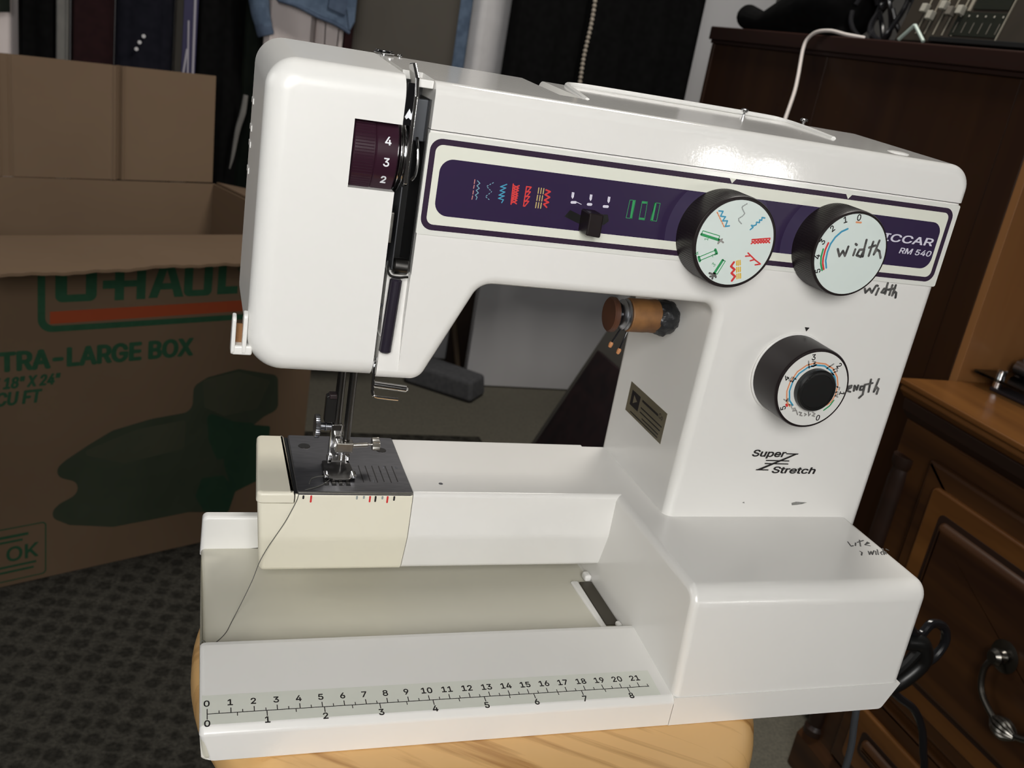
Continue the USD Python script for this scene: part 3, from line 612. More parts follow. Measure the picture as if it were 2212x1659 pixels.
# pattern dial
def knob(name, x, z, r, rb, h, ridge=True, face='knob_face', inner=None):
    pr = [(0, 0), (rb, 0), (rb, .25), (rb - .01, h * .5), (rb - .02, h - .10), (rb - .06, h - .02), (rb - .11, h)] + ([(0, h)] if inner is None else [(inner, h), (0, h)])
    k = P(name, lathe(pr, (x, 7.86, z), (0, -1, 0), 90), 'knob_brown', sm)
    if ridge:
        rs = []
        for q in range(110):
            a = 2 * math.pi * q / 110; e = np.array([math.cos(a), 0, math.sin(a)])
            rs.append(rod(np.array([x, 7.7, z]) + e * rb, np.array([x, 7.86 - h + .2, z]) + e * (rb - .02), .012, 4))
        P('grip_ridges', cat_(rs), 'knob_brown', k)
    P('dial_face', decal(Point(x, z).buffer(r - .04, quad_segs=24), front(7.86 - h), .02, .02), face, k)
    return k, front(7.86 - h - .019)
k1, f1 = knob('pattern_dial', 23.39, 22.23, 2.14, 2.31, 1.80)
def kd(k, fr, lines, w_, m_, name): P(name, decal(strokes(lines, w_ * 1.3), fr, .006, .004), m_, k)
ln = LineString([(22.01,23.59),(22.61,22.90)])
kd(k1, f1, [[ln.interpolate(t/6, True).coords[0], ln.interpolate(t/6+.09, True).coords[0]] for t in range(6)], .05, 'print_orange', 'stitch_icon')
kd(k1, f1, [[(22.09,23.67),(22.31,23.67),(22.24,23.43),(22.51,23.43),(22.41,23.22),(22.67,23.25),(22.63,22.97),(22.84,23.02)]], .055, 'print_blue', 'stitch_icon')
kd(k1, f1, [[(24.67,23.60),(24.51,23.61),(24.53,23.47),(24.41,23.48),(24.44,23.35),(24.27,23.35),(24.29,23.23),(24.17,23.16),(24.03,23.17),(24.15,23.08),(24.03,22.96)]], .055, 'print_blue', 'stitch_icon')
ln = LineString([(23.50,24.17),(23.27,24.00),(23.32,23.90),(23.51,23.69),(23.42,23.56),(23.24,23.42),(23.29,23.31),(23.51,23.16)])
kd(k1, f1, [[ln.interpolate(t/14, True).coords[0], ln.interpolate(t/14+.03, True).coords[0]] for t in range(14)], .05, 'print_grey', 'stitch_icon')
kd(k1, f1, [[(24.27,22.48),(25.25,22.65)],[(24.29,22.40),(24.49,22.31),(24.62,22.49),(24.81,22.37),(24.90,22.53),(25.10,22.41),(25.25,22.59)],[(24.28,22.28),(24.45,22.45),(24.66,22.34),(24.77,22.51),(24.96,22.39),(25.07,22.56),(25.29,22.43)]], .055, 'print_red', 'stitch_icon')
kd(k1, f1, [[(24.23,21.81),(24.73,21.50),(25.08,21.33)],[(24.80,21.26),(25.07,21.32)],[(24.47,21.44),(24.69,21.52)],[(24.14,21.64),(24.38,21.68)]], .055, 'print_red', 'stitch_icon')
kd(k1, f1, [[(23.58,21.28),(23.47,21.06),(23.72,20.92),(23.59,20.73),(23.84,20.58),(23.72,20.35)]], .085, 'print_red', 'stitch_icon')
kd(k1, f1, [[(23.71,21.34),(23.78,21.15)],[(23.79,21.38),(23.87,21.16)],[(23.89,21.40),(23.96,21.19)],[(23.81,21.03),(23.87,20.81)],[(23.90,21.05),(23.97,20.84)],[(24.00,21.07),(24.06,20.86)],[(23.91,20.70),(23.98,20.48)],[(24.01,20.73),(24.08,20.51)],[(24.10,20.75),(24.17,20.53)]], .055, 'print_gold', 'stitch_icon')
kd(k1, f1, [[(21.45,22.46),(22.44,22.29)],[(22.39,21.80),(22.52,21.62)],[(21.59,21.35),(21.70,21.17)],[(22.93,21.32),(22.65,20.65)]], .10, 'print_green', 'buttonhole_icon')
kd(k1, f1, [[(21.48,22.64),(22.44,22.49),(22.44,22.29)],[(21.48,22.64),(21.45,22.46)],[(22.40,21.77),(21.59,21.35)],[(22.52,21.62),(21.70,21.19)],[(22.93,21.33),(23.09,21.29),(22.82,20.61),(22.65,20.65)]], .03, 'print_green', 'buttonhole_icon')
kd(k1, f1, [[(22.38,20.62),(22.72,20.55)],[(22.47,20.46),(22.69,20.51)],[(22.61,20.36),(22.61,20.64)],[(22.70,20.60),(22.78,20.45)]], .08, 'marker', 'pen_mark')
kd(k1, f1, [[(22.46,22.19),(22.62,22.34)],[(22.51,22.30),(22.72,22.19)],[(22.46,22.12),(22.53,22.23)]], .07, 'faint_marker', 'pen_mark')
for s_, p_, a in (('1', (21.87, 22.20), 90), ('4', (21.57, 21.52), 130), ('2', (22.49, 21.54), 130), ('3', (22.54, 20.95), 55)):
    P('dial_number', text(s_, f1, p_, .2, ang=math.radians(a), th=.006), 'print_green', k1)
# stitch width dial
k2, f2 = knob('width_dial', 30.12, 22.31, 2.13, 2.26, 1.86)
for s_, p_, a in (('0', (30.00,24.21), 5), ('1', (29.23,24.01), 22), ('2', (28.62,23.50), 45), ('3', (28.25,22.79), 65), ('4', (28.18,22.01), 90), ('5', (28.45,21.29), 110)):
    P('dial_number', text(s_, f2, p_, .31, ang=math.radians(a), bold=True, th=.006, centre=True), 'ink', k2)
kd(k2, f2, [[(29.52,23.58),(29.20,23.40),(28.93,23.09),(28.76,22.72),(28.71,22.29),(28.75,21.86),(28.91,21.50)]], .075, 'print_blue', 'width_band')
kd(k2, f2, [[(28.62,22.76),(28.55,22.41),(28.56,21.99),(28.63,21.70),(28.78,21.41)]], .075, 'print_red', 'width_band')
kd(k2, f2, [[(28.42,22.42),(28.42,22.04),(28.51,21.69),(28.70,21.35)]], .075, 'print_green', 'width_band')
kd(k2, f2, [[(29.92,23.96),(30.20,23.97)]], .07, 'print_orange', 'width_band')
kd(k2, f2, [[(29.27,22.51),(29.49,22.16),(29.61,22.45),(29.81,22.21),(29.86,22.69)],[(30.32,22.59),(30.30,22.29)],[(30.25,22.87),(30.33,22.83)],[(30.86,22.64),(30.58,22.60),(30.50,22.31),(30.78,22.25),(30.85,22.60),(30.83,23.14)],[(30.86,22.64),(30.89,22.28)],[(31.27,23.08),(31.24,22.35)],[(31.12,22.77),(31.46,22.91)],[(31.62,23.18),(31.52,22.45),(31.63,22.71),(31.81,22.64),(32.00,22.31)]], .10, 'marker', 'handwriting')
# stitch length dial
P('dial_collar', disc((29.9, 7.9, 15.04), (0, -1, 0), 2.37, .10, .04, 80), 'cover_plastic', sm)
k3, f3 = knob('length_dial', 29.91, 15.04, 2.14, 2.28, 2.24, False, 'dial_white')
P('dial_hub', lathe([(0, 0), (1.17, 0), (1.17, .34), (1.09, .43), (.95, .44), (.93, .40), (0, .40)], (29.93, 7.86 - 2.24, 15.06), (0, -1, 0), 64), 'black_plastic', k3)
for s_, p_, a in (('3', (29.40,16.82), 10), ('2', (31.13,16.45), -40), ('1', (31.83,14.89), -95), ('0', (30.76,13.42), 0), ('5', (28.40,13.88), 110), ('4', (28.10,15.58), 55)):
    P('dial_number', text(s_, f3, p_, .31, ang=math.radians(a), bold=True, th=.006, centre=True), 'ink', k3)
kd(k3, f3, [[(28.79,14.00),(28.51,14.26),(28.34,14.85),(28.39,15.38),(28.65,15.96),(29.11,16.35),(29.64,16.52),(30.24,16.49),(30.81,16.25),(31.22,15.80),(31.41,15.34),(31.44,14.80),(31.31,14.38),(31.08,14.17)]], .06, 'print_orange', 'length_band')
kd(k3, f3, [[(28.95,14.07),(28.67,14.33),(28.50,14.86),(28.54,15.39),(28.79,15.87),(29.22,16.24),(29.68,16.39),(30.21,16.38),(30.69,16.14),(31.07,15.79),(31.28,15.33),(31.28,14.93)]], .07, 'print_blue', 'length_band')
kd(k3, f3, [[(30.99,13.87),(31.28,14.14),(31.44,14.47)]], .06, 'print_green', 'length_band')
kd(k3, f3, [[(28.54,14.09),(28.61,14.02)]], .1, 'print_red', 'length_band')
kd(k3, f3, [[(29.15,16.58),(29.31,16.19)],[(29.40,16.59),(29.59,16.57),(29.52,16.44),(29.68,16.41),(29.55,16.31),(29.41,16.33)],[(30.40,16.24),(30.75,16.52)],[(30.83,16.18),(31.02,16.29),(31.11,16.13),(30.91,16.05)],[(30.74,16.01),(30.95,15.92)],[(31.32,15.27),(31.57,15.20),(31.57,15.08)],[(31.30,14.89),(31.53,14.97),(31.59,14.81),(31.43,14.73),(31.63,14.67)],[(28.42,15.65),(28.30,15.45),(28.54,15.39),(28.52,15.62),(28.71,15.53)],[(28.30,14.38),(28.48,14.29),(28.54,14.43),(28.60,14.26)],[(28.72,14.10),(28.87,14.07),(28.92,13.94)],[(28.97,13.87),(29.14,13.91),(29.22,13.78),(29.05,13.74),(29.08,13.88)],[(29.26,13.78),(29.41,13.55)],[(29.47,13.69),(29.63,13.66),(29.56,13.52),(29.72,13.49)],[(29.83,13.63),(29.96,13.57),(29.87,13.50)],[(30.06,13.71),(30.13,13.51),(30.21,13.62)],[(30.32,13.72),(30.50,13.63),(30.35,13.52),(30.51,13.49)]], .06, 'faint_marker', 'handwriting')
# print and handwriting on the housing
fh = Frame((0, 7.88, 0), (1, 0, 0), (0, 0, 1))
def sloped(y0): return Frame((0, y0, 0), (1, 0, 0), (0, 0, 1))
fs = sloped(7.885)
P('dial_pointer', decal(Polygon([(30.08,17.76),(30.37,17.75),(30.23,17.53)]), fs, .012), 'ink', sm)
P('handwriting', decal(strokes([[(33.19,20.20),(33.31,19.98),(33.50,20.23),(33.72,20.01),(33.85,20.41)],[(34.09,20.28),(34.03,19.92)],[(33.91,20.44),(33.98,20.42)],[(34.45,20.31),(34.34,20.09),(34.57,20.08),(34.58,20.63)],[(34.60,20.36),(34.62,20.03)],[(34.92,20.54),(34.92,19.99)],[(34.74,20.27),(35.16,20.39)],[(35.15,20.56),(35.11,19.97),(35.18,20.21),(35.33,20.14),(35.38,19.87)]], .125), fs, .008), 'marker', sm)
P('handwriting', decal(strokes([[(33.3,15.0),(33.32,14.2),(33.9,14.2)],[(34.06,14.31),(34.26,14.42),(34.26,14.55),(34.07,14.49),(34.04,14.23),(34.30,14.17)],[(34.52,14.24),(34.47,14.56),(34.70,14.32),(34.71,14.59)],[(35.13,14.56),(34.89,14.53),(34.92,14.31),(35.12,14.34),(35.16,14.56),(35.21,14.04),(35.03,13.83)],[(35.46,14.99),(35.55,14.23)],[(35.15,14.65),(35.64,14.78)],[(35.99,15.05),(35.91,14.25),(36.01,14.55),(36.17,14.45),(36.16,14.13)]], .11), fs, .008), 'marker', sm)
fl_ = lambda z: Frame((0, 7.88 + .22 * min(max((13.5 - z) / 8, 0), 1), z), (1, 0, 0), (0, .22 / 8, 1))
def low(shape): # the lower column face leans back slightly
    fr = Frame((0, 7.88 + .22 / 8 * 13.5 - .0, 0), (1, 0, 0), (0, -.0275, 1)); return decal(shape, fr, .014, .01)
frl = Frame((0, 7.88 + .0275 * 13.5, 0), (1, 0, 0), (0, -.0275, 1))
P('badge_lettering', text('Super', frl, (29.01, 9.93), .40, width=2.2, shear=.22, bold=True, th=.014), 'ink', sm)
P('badge_lettering', text('Stretch', frl, (30.65, 8.89), .40, width=2.95, shear=.22, bold=True, th=.014), 'ink', sm)
P('badge_emblem', low(unary_union([strokes([[(31.3, 10.14), (32.05, 10.14)], [(29.62, 9.07), (30.38, 9.07)], [(30.08, 9.68), (31.6, 9.68)], [(30.06, 9.48), (31.6, 9.48)]], .06), Polygon([(32.12, 10.17), (31.92, 10.17), (29.55, 9.04), (29.82, 9.04)])])), 'ink', sm)
P('paint_chip', low(Polygon([(32.69,6.91),(32.99,6.99),(33.74,6.95),(33.45,6.85),(33.06,6.79),(32.75,6.77)])), 'scuff', sm)
P('paint_chip', low(Polygon([(29.32,6.90),(29.42,6.96),(29.47,6.87)])), 'scuff', sm)
P('handwriting', decal(strokes([[(34.93,5.16),(34.80,4.67),(35.00,4.73)],[(35.38,5.03),(35.14,4.73)],[(35.88,5.34),(35.45,4.66)],[(35.54,5.09),(36.13,5.30)],[(35.92,4.86),(36.33,5.00),(36.29,5.12),(35.87,4.80),(36.15,4.70)],[(35.01,4.12),(35.06,4.00),(34.80,3.70)],[(35.58,4.11),(35.39,3.75),(35.77,4.10),(35.58,3.75),(36.01,4.16)],[(36.08,4.10),(35.84,3.74)],[(36.33,4.28),(35.99,3.74)],[(36.51,4.07),(36.27,3.91),(36.25,3.73)],[(36.81,4.39),(36.38,3.73),(36.75,4.06),(36.58,3.79)],[(37.0,4.33),(37.06,4.2)]], .085), above(5.965), .008), 'marker', sm)
# maker's label on the left side of the column
fx = Frame((24.5, 0, 0), (0, -1, 0), (0, 0, 1))
lb = P('side_label', decal(sbox(-15.5, 9.4, -10.42, 11.3), fx, .012), 'label_foil', sm)
fx2 = Frame((24.487, 0, 0), (0, -1, 0), (0, 0, 1))
P('label_emblem', decal(sbox(-15.1, 9.95, -13.9, 10.9).difference(Polygon([(-14.75, 10.15), (-14.75, 10.7), (-14.2, 10.45)])), fx2, .006, 0), 'ink', lb)
P('label_print', decal(unary_union([sbox(-13.6, 10.72, -11.4, 10.86), sbox(-13.6, 10.3, -10.7, 10.38), sbox(-13.6, 10.02, -10.8, 10.10), sbox(-13.2, 9.75, -10.9, 9.82), sbox(-14.8, 9.55, -10.9, 9.62)]), fx2, .006, 0), 'ink', lb)
P('label_print', text('Co', fx2, (-11.3, 10.7), .3, th=.006), 'ink', lb)
# sewing thread trailing from the plate over the front of the arm and the tray
P('plate_wire', tube([(4.9, 11.3, 6.10), (5.1, 11.9, 6.10), (5.6, 12.2, 6.10), (6.1, 12.1, 6.10)], .025, 5), 'thread', sm)
solo('loose_thread', 'thin grey thread hanging from the needle plate down to the tray rim', 'thread',
     tube([(6.8, 13.0, 6.10), (5.6, 11.2, 6.12), (4.45, 10.55, 6.02), (4.2, 10.40, 5.5), (3.75, 10.33, 4.4), (3.25, 10.33, 3.4), (2.95, 10.33, 2.8), (2.6, 10.36, 1.9), (2.3, 10.2, .9), (1.75, 9.4, .0), (1.3, 8.5, -.42), (1.0, 7.6, -.42), (.6, 6.9, -.40), (.15, 6.1, -.1), (-.15, 5.75, .48), (-.3, 5.7, .3)], .022, 6, per=5), 'thread')

# ---------------------------------------------------------------- taped cylinder under the arm
tcy = thing('taped_cylinder', 'brown taped cylinder with a steel ring and a lumpy black end under the machine arm', 'cylinder', (22.3, 12.0, 15.5))
cy, cz = 12.0, 16.5
P('body', lathe([(0, 0), (.90, 0), (.94, .06), (.95, 1.0), (.93, 1.3), (.96, 1.72), (.92, 1.78), (0, 1.78)], (21.45, cy, cz), (1, .02, .02), 40), 'tape_brown', tcy)
P('steel_ring', lathe([(0, 0), (.66, 0), (.78, .08), (.86, .2), (.82, .34), (.9, .42), (.84, .55), (0, .55)], (20.95, cy, cz), (1, 0, 0), 40), 'grey_steel', tcy)
P('collar', lathe([(0, 0), (.55, 0), (.55, .3), (0, .3)], (20.7, cy, cz), (1, 0, 0), 30), 'black_gloss', tcy)
P('end_disc', disc((20.35, cy, cz - .05), (1, 0, 0), .98, .36, .08, 40), 'disc_brown', tcy)
tar = trimesh.creation.icosphere(3, 1.0); tv = np.array(tar.vertices); tv *= (1 + .30 * (meshkit.fbm(tv * 3.5 + 5, 3) - .5))[:, None]
P('black_end', (tv * [1.0, 1.02, 1.02] + [23.65, cy, cz], np.array(tar.faces)), 'tar_black', tcy)
for q, a, b in ((0, (21.2, 11.9, 15.65), (20.85, 11.9, 14.9)), (1, (21.65, 11.9, 15.6), (21.42, 11.9, 14.55))):
    P('lead', tube([a, ((a[0] + b[0]) / 2 - .03, 11.85, (a[2] + b[2]) / 2), b], .055, 8), 'black_cable', tcy)
    P('lead_tip', lathe([(0, 0), (.10, .02), (.13, .12), (.10, .32), (0, .38)], b, (-.25, 0, -1), 14), 'copper_tip', tcy)

# ---------------------------------------------------------------- cardboard box
A24 = math.radians(24); BO = np.array([-28.2, 118.4]); BU = np.array([math.cos(A24), math.sin(A24)]); BN = np.array([-BU[1], BU[0]])
def bx(s, d, z): return np.array([BO[0] + BU[0] * s + BN[0] * d, BO[1] + BU[1] * s + BN[1] * d, FLOOR + .55 + z])
def bxv(V): V = np.asarray(V, float); return np.column_stack([BO[0] + BU[0] * V[:, 0] + BN[0] * V[:, 1], BO[1] + BU[1] * V[:, 0] + BN[1] * V[:, 1], FLOOR + .55 + V[:, 2]])
def bbox(s0, s1, d0, d1, z0, z1): v, f = rbox(s0, s1, d0, d1, z0, z1); return bxv(v), f
S0, S1, DD, BH = -6.0, 55.2, 46.0, 59.3
cb = thing('cardboard_box', 'open brown moving box with green and orange print standing on the rug', 'box', bx(25, 23, 0))
T = .5
fw = P('front_wall', bbox(S0, S1, 0, T, 0, BH), 'cardboard', cb)
P('side_wall', bbox(S0, S0 + T, T, DD - T, 0, BH), 'cardboard', cb); P('side_wall', bbox(S1 - T, S1, T, DD - T, 0, BH), 'cardboard', cb)
P('back_wall', bbox(S0, S1, DD - T, DD, 0, BH), 'cardboard_inner', cb); P('bottom', bbox(S0 + T, S1 - T, T, DD - T, 0, .5), 'cardboard_inner', cb)
def sheet(fn, nu, nv, t, nrm):
    """A bent sheet: fn(u, v) -> (s, d, z), thickened by t along nrm."""
    V, F = [], []
    for side in (0, 1):
        for i in range(nu + 1):
            for j in range(nv + 1): V.append(np.array(fn(i / nu, j / nv)) + np.array(nrm) * t * side)
    n = (nu + 1) * (nv + 1); id_ = lambda i, j, s: s * n + i * (nv + 1) + j
    for i in range(nu):
        for j in range(nv):
            F += [[id_(i, j, 0), id_(i + 1, j, 0), id_(i + 1, j + 1, 0)], [id_(i, j, 0), id_(i + 1, j + 1, 0), id_(i, j + 1, 0)]]
            F += [[id_(i, j, 1), id_(i + 1, j + 1, 1), id_(i + 1, j, 1)], [id_(i, j, 1), id_(i, j + 1, 1), id_(i + 1, j + 1, 1)]]
    bd = [(i, 0) for i in range(nu + 1)] + [(nu, j) for j in range(1, nv + 1)] + [(i, nv) for i in range(nu - 1, -1, -1)] + [(0, j) for j in range(nv - 1, 0, -1)]
    for k in range(len(bd)):
        a, b = bd[k], bd[(k + 1) % len(bd)]
        F += [[id_(*a, 0), id_(*b, 1), id_(*b, 0)], [id_(*a, 0), id_(*a, 1), id_(*b, 1)]]
    V, F = np.array(V), np.array(F)
    if trimesh.Trimesh(V, F, process=False).volume < 0: F = F[:, ::-1]
    return V, F
S_ = S1 - S0
crease = lambda u, u0, w_, h_: h_ * math.exp(-((u - u0) / w_) ** 2)
def back_flap(u, v): # stands up behind; slight creases as in the photograph
    s = S0 + (S_ - .6) * u
    return (s, DD - .2 + 1.2 * v - crease(u, .655, .006, .5) + crease(u, .672, .005, .6) - crease(u, .672+.012, .005, .35) - crease(u, .31, .006, .35) + crease(u, .345, .006, .3), BH + .15 + 22.0 * v + .3 * (u - .5))
v_, f_ = sheet(back_flap, 320, 4, .45, (0, 1, 0)); P('back_flap', (bxv(v_), f_), 'cardboard_inner', cb)
edge_pts = np.array([(-6, 15), (0, 15.4), (6, 15.8), (9, 15.9), (11, 16.4), (13.5, 16.8), (20, 16.6), (28, 16.4), (33, 17.0), (36, 18.5), (42, 19), (56, 19)], float)
def front_flap(u, v):
    s = S0 + S_ * u; out = np.interp(s, edge_pts[:, 0], edge_pts[:, 1]) * v
    droop = np.interp(s, [-6, 3, 10, 16, 30, 56], [-1.3, -1.2, -.9, -.3, -.3, -.4])
    return (s, -out, BH + .15 + (droop * v ** 1.6) + .25 * math.sin(s * .35) * v * (1 - v) + (.08 * math.sin(s * .7 + 1) + .05 * math.sin(s * 2.3)) * v)
v_, f_ = sheet(front_flap, 120, 8, .45, (0, 0, 1)); P('front_flap', (bxv(v_), f_), 'cardboard', cb)
def right_flap(u, v): return (S1 + 15 * v, 1 + (DD - 2) * u, BH + .1 - 2.5 * v)
v_, f_ = sheet(right_flap, 6, 4, .45, (0, 0, 1)); P('side_flap', (bxv(v_), f_), 'cardboard', cb)
def left_flap(u, v): return (S0 - 15 * v, 1 + (DD - 2) * u, BH + .1 - 5 * v)
v_, f_ = sheet(left_flap, 6, 4, .45, (0, 0, 1)); P('side_flap', (bxv(v_), f_), 'cardboard', cb)
fbx = Frame((BO[0], BO[1], FLOOR + .55), (BU[0], BU[1], 0), (0, 0, 1))
def bd(shape, m_, name): P(name, decal(shape, fbx, .03, .02), m_, fw)
def boxtext(s_, p_, h_, w_, sh_, fat):
    P('box_lettering', cat_([text(s_, fbx, (p_[0] + dx, p_[1] + dz), h_, width=w_, bold=True, shear=sh_, th=.03 + .002 * k) for k, (dx, dz) in enumerate(((-fat, 0), (fat, 0), (0, fat * .5), (0, -fat * .5), (0, 0)))]), 'box_green', fw)
bd(rrect(5.9, 44.4, 44, 57.2, 2.2).difference(rrect(7.0, 45.4, 42.9, 56.2, 1.4)).difference(sbox(41.4, 40, 50, 60)), 'box_green', 'logo_frame')
bd(Polygon([(7.7, 45.75), (40.2, 46.0), (40.2, 48.0), (7.7, 47.75)]), 'box_orange', 'logo_bar')
U1 = rrect(8.45, 49.2, 14.7, 60, 1.1).difference(sbox(10.2, 50.4, 13.0, 61)).intersection(sbox(0, 40, 60, 55.6))
dash = sbox(15.6, 51.1, 18.2, 52.5)
Hh = unary_union([sbox(17.5, 49.1, 19.0, 55.6), sbox(21.0, 49.1, 22.5, 55.6), sbox(17.5, 51.3, 22.5, 52.4)])
Aa = Polygon([(23.0, 49.2), (25.1, 55.6), (26.9, 55.6), (29.0, 49.2), (27.4, 49.2), (27.0, 50.6), (25.0, 50.6), (24.5, 49.2)]).difference(Polygon([(25.3, 51.7), (26.7, 51.7), (26.0, 54.0)]))
U2 = rrect(29.0, 49.2, 34.0, 60, 1.0).difference(sbox(30.5, 50.3, 32.5, 61)).intersection(sbox(0, 40, 60, 55.6))
Ll = unary_union([sbox(35.0, 49.3, 36.5, 55.6), sbox(35.0, 49.3, 38.8, 50.7)])
for g in (U1, unary_union([dash, Hh]), Aa, U2, Ll, Point(39.0, 53.8).buffer(.42).difference(Point(39.0, 53.8).buffer(.28))): bd(g, 'box_green', 'logo_letter')
for s_, p_, h_, w_ in (('EXTRA-LARGE BOX', (-4.3, 38.5), 3.0, 35.4), ('24" X 18" X 24"', (-13.6 + 9.2, 35.6), 1.75, 13.4), ('6.0 CU FT', (-4.3, 32.8), 2.1, 10.5)):
    boxtext(s_, p_, h_, w_, 0 if h_ > 2.5 else .15, .16 if h_ > 2.5 else .09)
an = Polygon([(7.7,19.6),(10.2,21.7),(13.8,23.9),(17.8,26.0),(24.3,27.2),(31.7,27.6),(31.7,32.5),(34.2,33.9),(40.1,34.9),(48.2,32.8),(48.9,25.7),(46.0,24.6),(43.3,22.6),(40.0,19.5),(39.8,14.8),(41.1,10.5),(40.2,6.1),(38.4,5.7),(32.1,7.1),(25.0,7.1),(18.3,7.2),(10.9,9.3),(7.2,11.9),(9.4,13.8),(14.9,16.1),(10.2,18.2)]).buffer(-1.6).buffer(3.4).buffer(-1.8)
dk = unary_union([Polygon([(35.4,25.8),(39.7,23.7),(43.3,22.9),(43.5,20.5),(41.3,18.5),(37.6,17.8),(35.9,21.7)]).buffer(.8), Polygon([(34.7,13.2),(38.2,13.0),(40.7,9.8),(39.7,6.0),(35.5,7.1),(33.9,10.2)]).buffer(.6), Polygon([(38, 24), (47, 22), (47, 12), (41, 10), (39, 16)]).buffer(.5)])
md = unary_union([Polygon([(34, 33), (40, 33.8), (46, 31.5), (44, 27), (38, 26.5), (34.5, 28.5)]).buffer(.6), Polygon([(14, 22.5), (22, 25), (30, 25.5), (30, 21), (20, 20)]).buffer(.6)])
P('box_picture', decal(an, fbx, .02, .02), 'box_dark_green', fw); P('box_picture', decal(dk, fbx, .026, .0), 'box_deep_green', fw); P('box_picture', decal(md.difference(dk), fbx, .026, .0), 'box_mid_green', fw)
P('box_stamp', decal(unary_union([rrect(-5.4, .8, 7.2, 10.9, .7).difference(rrect(-5.2, 1.0, 7.0, 10.7, .6)), sbox(-4.6, 9.0, 4.4, 9.5), sbox(-4.6, 8.1, 3.5, 8.5), sbox(-4.6, 3.4, 5.6, 3.8), sbox(-4.6, 2.4, 5.2, 2.8)]), fbx, .03, .02), 'box_green', fw)
P('box_lettering', text('OK', fbx, (1.0, 4.6), 2.6, bold=True, th=.03), 'box_green', fw)

# ---------------------------------------------------------------- hanging clothes
ROD_Z = 118
solo('closet_rod', 'long metal closet rod carrying the hanging clothes', 'rod', rod((RX0, 214, ROD_Z), (RX1, 214, ROD_Z), 1.2, 20), 'grey_steel')
def garment(name, label, cat, x0, x1, z0, y, m_, thick=5, folds=3, amp=1.2, flare=0.0, z1=None, seed=0, skew=0.0, child=None):
    """A hanging piece of cloth: closed slab with vertical folds, narrowing to a hook over the rod."""
    z1 = ROD_Z - 6 if z1 is None else z1
    r_ = np.random.default_rng(seed + 11); ph = r_.uniform(0, 6.28, 4); nx, nz = max(10, int((x1 - x0) * .9)), 14; V, F = [], []
    per = [(i / nx, -1) for i in range(nx + 1)] + [(i / nx, 1) for i in range(nx, -1, -1)]
    for k in range(nz + 1):
        t = k / nz; z = z0 + (z1 - z0) * t
        for u, sd in per:
            taper_ = 1 + flare * (1 - t); xm = (x0 + x1) / 2 + skew * (1 - t)
            x = xm + (u - .5) * (x1 - x0) * taper_
            f_ = amp * (1 - .6 * t) * (math.sin(u * folds * 6.28 + ph[0]) + .5 * math.sin(u * folds * 13 + ph[1] + t * 2))
            edge = math.sqrt(max(0.02, 1 - (2 * u - 1) ** 8))
            V.append((x, y + f_ + sd * thick / 2 * edge, z + .4 * math.sin(u * 9 + ph[2]) * (1 - t)))
    n = len(per)
    for k in range(nz):
        for i in range(n): j = (i + 1) % n; F += [[k * n + i, k * n + j, (k + 1) * n + j], [k * n + i, (k + 1) * n + j, (k + 1) * n + i]]
    for k, fl in ((0, 1), (nz, 0)):
        for i in range(nx):
            a, b, c_, d = k * n + i, k * n + i + 1, k * n + (n - 2 - i), k * n + (n - 1 - i)
            F += [[a, c_, b], [a, d, c_]] if fl else [[a, b, c_], [a, c_, d]]
    V, F = np.array(V), np.array(F)
    if trimesh.Trimesh(V, F, process=False).volume < 0: F = F[:, ::-1]
    g = thing(name, label, cat, ((x0 + x1) / 2, y, z0))
    P('cloth', (V, F), m_, g, 50)
    xm = (x0 + x1) / 2
    P('hanger', cat_([tube([(xm, y, z1 - 1), (xm, 211.5, z1 + 3), (xm, 212.0, ROD_Z - .4), (xm, 212.3, ROD_Z + .9), (xm, 214, ROD_Z + 1.75), (xm, 215.6, ROD_Z + .8)], .2, 6)]), 'grey_steel', g)
    return g
Y = 205
garment('pale_garment', 'pale greyish pink garment hanging at the far left above the box', 'garment', -50, -38.0, -20, 206, 'pink_cloth', 4, 1, .6, seed=1)
garment('green_blouse', 'dark green blouse hanging over the pale garment at the far left', 'blouse', -52, -38.5, 17.5, 200, 'green_cloth', 4, 1, .5, seed=2)
garment('black_garment', 'black garment hanging between the pale garment and the grey strip', 'garment', -37.6, -30.4, -25, Y, 'black_cloth', 5, 1, .7, seed=3)
garment('grey_garment', 'narrow grey strip of cloth hanging among black clothes at left', 'garment', -30.3, -27.6, -20, 204, 'grey_cloth', 3, 1, .3, seed=4)
garment('maroon_garment', 'dark maroon garment hanging between grey strip and navy shirt', 'garment', -27.4, -18.8, -25, Y, 'maroon_cloth', 5, 1, .8, seed=5)
sh = garment('navy_shirt', 'navy shirt with pale buttons hanging behind the box', 'shirt', -18.6, -6.6, -25, Y, 'navy_cloth', 5, 2, .7, seed=6)
for z_, x_ in ((17.2, -12.6), (15.8, -13.4), (14.3, -14.0)):
    P('button', disc((x_, 201.9, z_), (0, -1, 0), .42, .25, .06, 16), 'pale_cloth', sh)
garment('taupe_strip', 'narrow taupe cloth hanging beside the navy and white ribbon', 'garment', -6.4, -2.6, -20, 204.5, 'taupe_cloth', 3, 1, .3, seed=7)
rb = thing('striped_ribbon', 'navy and white striped ribbon hanging just above the box flap', 'ribbon', (-3.8, 201.2, 5))
P('ribbon', cat_([rbox(-4.6, -1.6, 201.0, 201.4, 5, 44, .1)]), 'ribbon_navy', rb)
P('stripe', cat_([(rod((-2.6, 200.95, 44), (-2.0, 200.95, 5), .28, 8)), rod((-3.5, 200.95, 22), (-3.0, 200.95, 6), .2, 8), rod((-4.3, 200.95, 9), (-3.5, 200.95, 16), .25, 8)]), 'ribbon_white', rb)
P('hanger', tube([(-3, 201.2, 43.5), (-3, 204, 80), (-3, 212, ROD_Z), (-3, 214, ROD_Z + 1.75), (-3, 216, ROD_Z)], .2, 6), 'grey_steel', rb)
